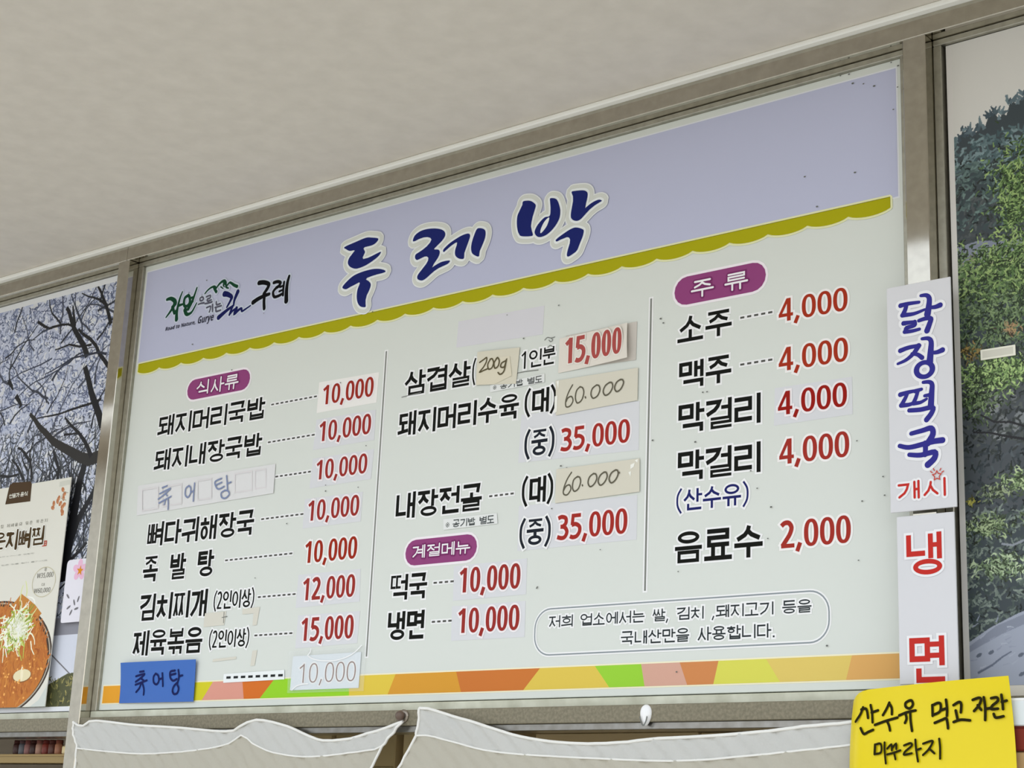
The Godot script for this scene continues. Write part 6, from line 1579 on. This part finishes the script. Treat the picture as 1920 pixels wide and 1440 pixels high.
func build_below() -> void:
	cloth("curtain", "left white curtain hooked at the brown knob, gathered near its middle", [Vector2(-0.0249, -0.0332), Vector2(0.0165, -0.0456), Vector2(0.0486, -0.0328), Vector2(0.0998, -0.0335), Vector2(0.2257, -0.0441), Vector2(0.3856, -0.0522), Vector2(0.5566, -0.0626), Vector2(0.6064, -0.0534), Vector2(0.6442, -0.0394), Vector2(0.6796, -0.0387), Vector2(0.7509, -0.0514), Vector2(0.8213, -0.0720), Vector2(0.8728, -0.0851), Vector2(0.9541, -0.0822), Vector2(1.0321, -0.0659), Vector2(1.0855, -0.0531), Vector2(1.1080, -0.0466)], [Vector2(0.0176, -0.4043), Vector2(0.3783, -0.3895), Vector2(0.7030, -0.3761), Vector2(0.8859, -0.3686)], [Vector2(0.0001, -0.0982), Vector2(0.0307, -0.1009), Vector2(0.1334, -0.1077), Vector2(0.2570, -0.1130), Vector2(0.3940, -0.1095), Vector2(0.5062, -0.1000), Vector2(0.5782, -0.0881), Vector2(0.6159, -0.0715), Vector2(0.6502, -0.0885), Vector2(0.7054, -0.1077), Vector2(0.7841, -0.1184), Vector2(0.8598, -0.1196), Vector2(0.9571, -0.1128), Vector2(1.0355, -0.1040), Vector2(1.0536, -0.0974)], 0.053, 0.0)
	cloth("curtain", "right white curtain hung from the rail below the notice box, sagging towards the yellow note", [Vector2(1.1575, -0.0197), Vector2(1.1816, -0.0212), Vector2(1.2419, -0.0364), Vector2(1.3006, -0.0492), Vector2(1.3724, -0.0671), Vector2(1.4282, -0.0802), Vector2(1.5094, -0.0911), Vector2(1.6006, -0.0957), Vector2(1.6762, -0.0941), Vector2(1.7615, -0.0867), Vector2(1.8675, -0.0836), Vector2(1.9803, -0.0769), Vector2(2.0671, -0.0684), Vector2(2.1406, -0.0638), Vector2(2.2120, -0.0593)], [Vector2(0.9656, -0.3654), Vector2(1.3478, -0.3497), Vector2(1.7907, -0.3315), Vector2(2.2272, -0.3136)], [Vector2(1.1544, -0.0770), Vector2(1.1859, -0.0772), Vector2(1.2603, -0.0918), Vector2(1.3327, -0.1060), Vector2(1.4165, -0.1146), Vector2(1.5239, -0.1199), Vector2(1.6271, -0.1239), Vector2(1.7505, -0.1278), Vector2(1.8681, -0.1257), Vector2(1.9804, -0.1172), Vector2(2.0669, -0.1091), Vector2(2.1505, -0.1020), Vector2(2.2113, -0.0969)], 0.053, 2.0)
	# cartons stacked behind the opening
	var kraft := mat(196, 176, 132, 0.85)
	var pale := mat(222, 202, 156, 0.85)
	carton("tan carton behind the left curtain, seen in the dip of its top edge", Vector3(Vector2(0.4348, -0.0710).x, -0.622, -0.75), Vector3(Vector2(0.5461, -0.0714).x, 0.02, -0.3), pale, -0.2)
	carton("brown carton right of the first one, behind the slanting curtain edge", Vector3(Vector2(0.5628, -0.0715).x, -0.622, -0.75), Vector3(Vector2(0.7653, -0.0723).x, 0.02, -0.3), kraft, -0.12)
	carton("narrow pale carton standing between the two curtains", Vector3(Vector2(0.7896, -0.0724).x, -0.622, -0.75), Vector3(Vector2(0.8494, -0.0726).x, 0.02, -0.3), pale, -0.25)
	carton("wide tan carton behind the dip of the right curtain", Vector3(Vector2(1.1905, -0.0563).x, -0.622, -0.75), Vector3(Vector2(1.6224, -0.0592).x, Vector2(1.4762, -0.0436).y, -0.3), mat(214, 192, 150, 0.85), -0.2)
	carton("tan carton at the far right behind the right curtain", Vector3(Vector2(1.6302, -0.0592).x, -0.622, -0.75), Vector3(Vector2(1.9359, -0.0613).x, Vector2(1.7409, -0.0450).y, -0.3), mat(208, 186, 144, 0.85), -0.2)
	var counter := mat(120, 116, 108, 0.5, 0.6)
	var t := thing("kitchen_counter", "grey counter inside the kitchen on which the cartons stand", "counter", Vector3(1.9, FLOOR_Y, -0.5))
	put("worktop", box(Vector3(-1.8, 1.24, -0.35), Vector3(2.6, 1.278, 0.38), 0.003), counter, t)
	put("body", box(Vector3(-1.75, 0.0, -0.32), Vector3(2.55, 1.24, 0.33), 0.003), mat(108, 104, 98, 0.6), t)
	# shelf with jars seen under the left photo
	var s := thing("spice_shelf", "wooden shelf under the winter photo carrying jars", "shelf", Vector3(-0.5, -0.125, -0.06))
	put("shelf_board", box(Vector3(-0.8, 0.0, -0.12), Vector3(0.425, 0.018, 0.03), 0.002), mat(176, 152, 108, 0.7), s)
	put("shelf_front", box(Vector3(-0.8, -0.006, 0.03), Vector3(0.425, 0.012, 0.036), 0.002), mat(150, 130, 92, 0.7), s)
	var looks := [[0.0, [66, 40, 36], "dark"], [9.0, [96, 98, 104], "grey"], [18.0, [140, 96, 92], "pinkish"], [27.0, [58, 34, 30], "deep brown"], [36.0, [168, 128, 110], "pale brown"], [46.0, [128, 56, 46], "red"], [56.0, [96, 60, 50], "brown"], [66.0, [166, 112, 84], "orange brown"]]
	for l in looks:
		var x: float = lerpf(-0.40, -0.215, l[0] / 66.0)
		var j := thing("jar", "small %s jar on the shelf under the winter photo" % l[2], "jar", Vector3(x, -0.1068, -0.055), "jars on the shelf under the winter photo")
		var body := lathe([Vector2(0, 0), Vector2(0.0105, 0), Vector2(0.0115, 0.003), Vector2(0.0115, 0.024), Vector2(0.009, 0.029), Vector2(0, 0.029)], 16)
		var m := put("body", body, mat(l[1][0], l[1][1], l[1][2], 0.3), j)
		m.rotation.x = -PI / 2
		var lid := put("lid", lathe([Vector2(0, 0.029), Vector2(0.0098, 0.029), Vector2(0.0098, 0.037), Vector2(0.009, 0.038), Vector2(0, 0.038)], 16), mat(l[1][0] * 0.5 + 30, l[1][1] * 0.4 + 20, l[1][2] * 0.4 + 18, 0.4), j)
		lid.rotation.x = -PI / 2
	var cr := thing("paper_packet", "cream paper packet at the right end of the jar shelf", "packet", Vector3(-0.13, -0.1068, -0.06))
	put("body", box(Vector3(-0.055, 0, -0.03), Vector3(0.05, 0.022, 0.02), 0.003), mat(232, 214, 170, 0.7), cr)
	put("print_mark", box(Vector3(-0.005, 0.006, 0.02), Vector3(0.03, 0.014, 0.0205)), mat(170, 150, 120, 0.7), cr)
	var d := thing("steel_cabinet", "dark steel cabinet below the jar shelf", "cabinet", Vector3(-0.6, FLOOR_Y, -0.2))
	put("body", box(Vector3(-0.7, 0, -0.2), Vector3(0.53, 1.735, 0.14), 0.003), mat(74, 72, 70, 0.5, 0.3), d)
	put("door", box(Vector3(-0.68, 0.1, 0.14), Vector3(0.51, 1.722, 0.15), 0.002), mat(110, 108, 106, 0.4, 0.5), d)
	# right of the yellow note
	var wb := thing("white_box", "white box edge at the far right below the mountain photo", "box", Vector3(2.60, Vector2(2.4707, -0.0736).y, 0.058))
	put("body", box(Vector3(-0.2, 0, -0.014), Vector3(0.3, 0.043, 0.019), 0.002), mat(212, 218, 218, 0.5), wb)
	put("lid_edge", box(Vector3(-0.202, 0.040, -0.015), Vector3(0.302, 0.0445, 0.020), 0.001), mat(232, 236, 236, 0.5), wb)
	var rt := thing("red_tray", "dark red tray under the white box at the far right", "tray", Vector3(2.60, Vector2(2.4692, -0.1131).y, 0.058))
	put("body", box(Vector3(-0.2, 0, -0.014), Vector3(0.3, 0.0385, 0.019), 0.003), mat(118, 50, 40, 0.5), rt)
	put("rim", box(Vector3(-0.203, 0.034, -0.015), Vector3(0.303, 0.0392, 0.020), 0.002), mat(96, 38, 32, 0.5), rt)
	var cb := thing("cardboard_box", "brown cardboard box at the lower right corner under the red tray", "box", Vector3(2.60, rt.position.y - 0.3, 0.058))
	put("body", box(Vector3(-0.22, 0, -0.014), Vector3(0.32, 0.2995, 0.015), 0.003), mat(168, 138, 98, 0.85), cb)
	put("flap", box(Vector3(-0.22, 0.15, 0.015), Vector3(0.32, 0.2975, 0.0175), 0.001), mat(176, 146, 104, 0.85), cb)
	var st := thing("counter_stand", "metal stand carrying the boxes at the lower right corner", "stand", Vector3(2.60, FLOOR_Y, 0.058))
	put("top", box(Vector3(-0.22, cb.position.y - FLOOR_Y - 0.03, -0.014), Vector3(0.34, cb.position.y - FLOOR_Y, 0.06), 0.003), mat(120, 118, 114, 0.4, 0.7), st)
	for x in [-0.2, 0.3]:
		put("leg", box(Vector3(x, 0, -0.019), Vector3(x + 0.03, cb.position.y - FLOOR_Y - 0.03, 0.019), 0.002), mat(120, 118, 114, 0.4, 0.7), st)
	# strip of tape on the channel below the mountain photo
	var tb := Rect2(2.4349, -0.0040, 0.0218, 0.0152)
	var tp := thing("masking_tape", "short beige tape strip on the channel right of the yellow note", "tape", Vector3(tb.get_center().x, -0.019, 0))
	put("strip", box(Vector3(-0.012, 0.0, 0.0102), Vector3(0.014, 0.0175, 0.0108)), mat(206, 200, 188, 0.5), tp)
	put("torn_end", box(Vector3(0.0142, 0.001, 0.0102), Vector3(0.016, 0.0165, 0.0106)), mat(214, 208, 196, 0.5), tp)
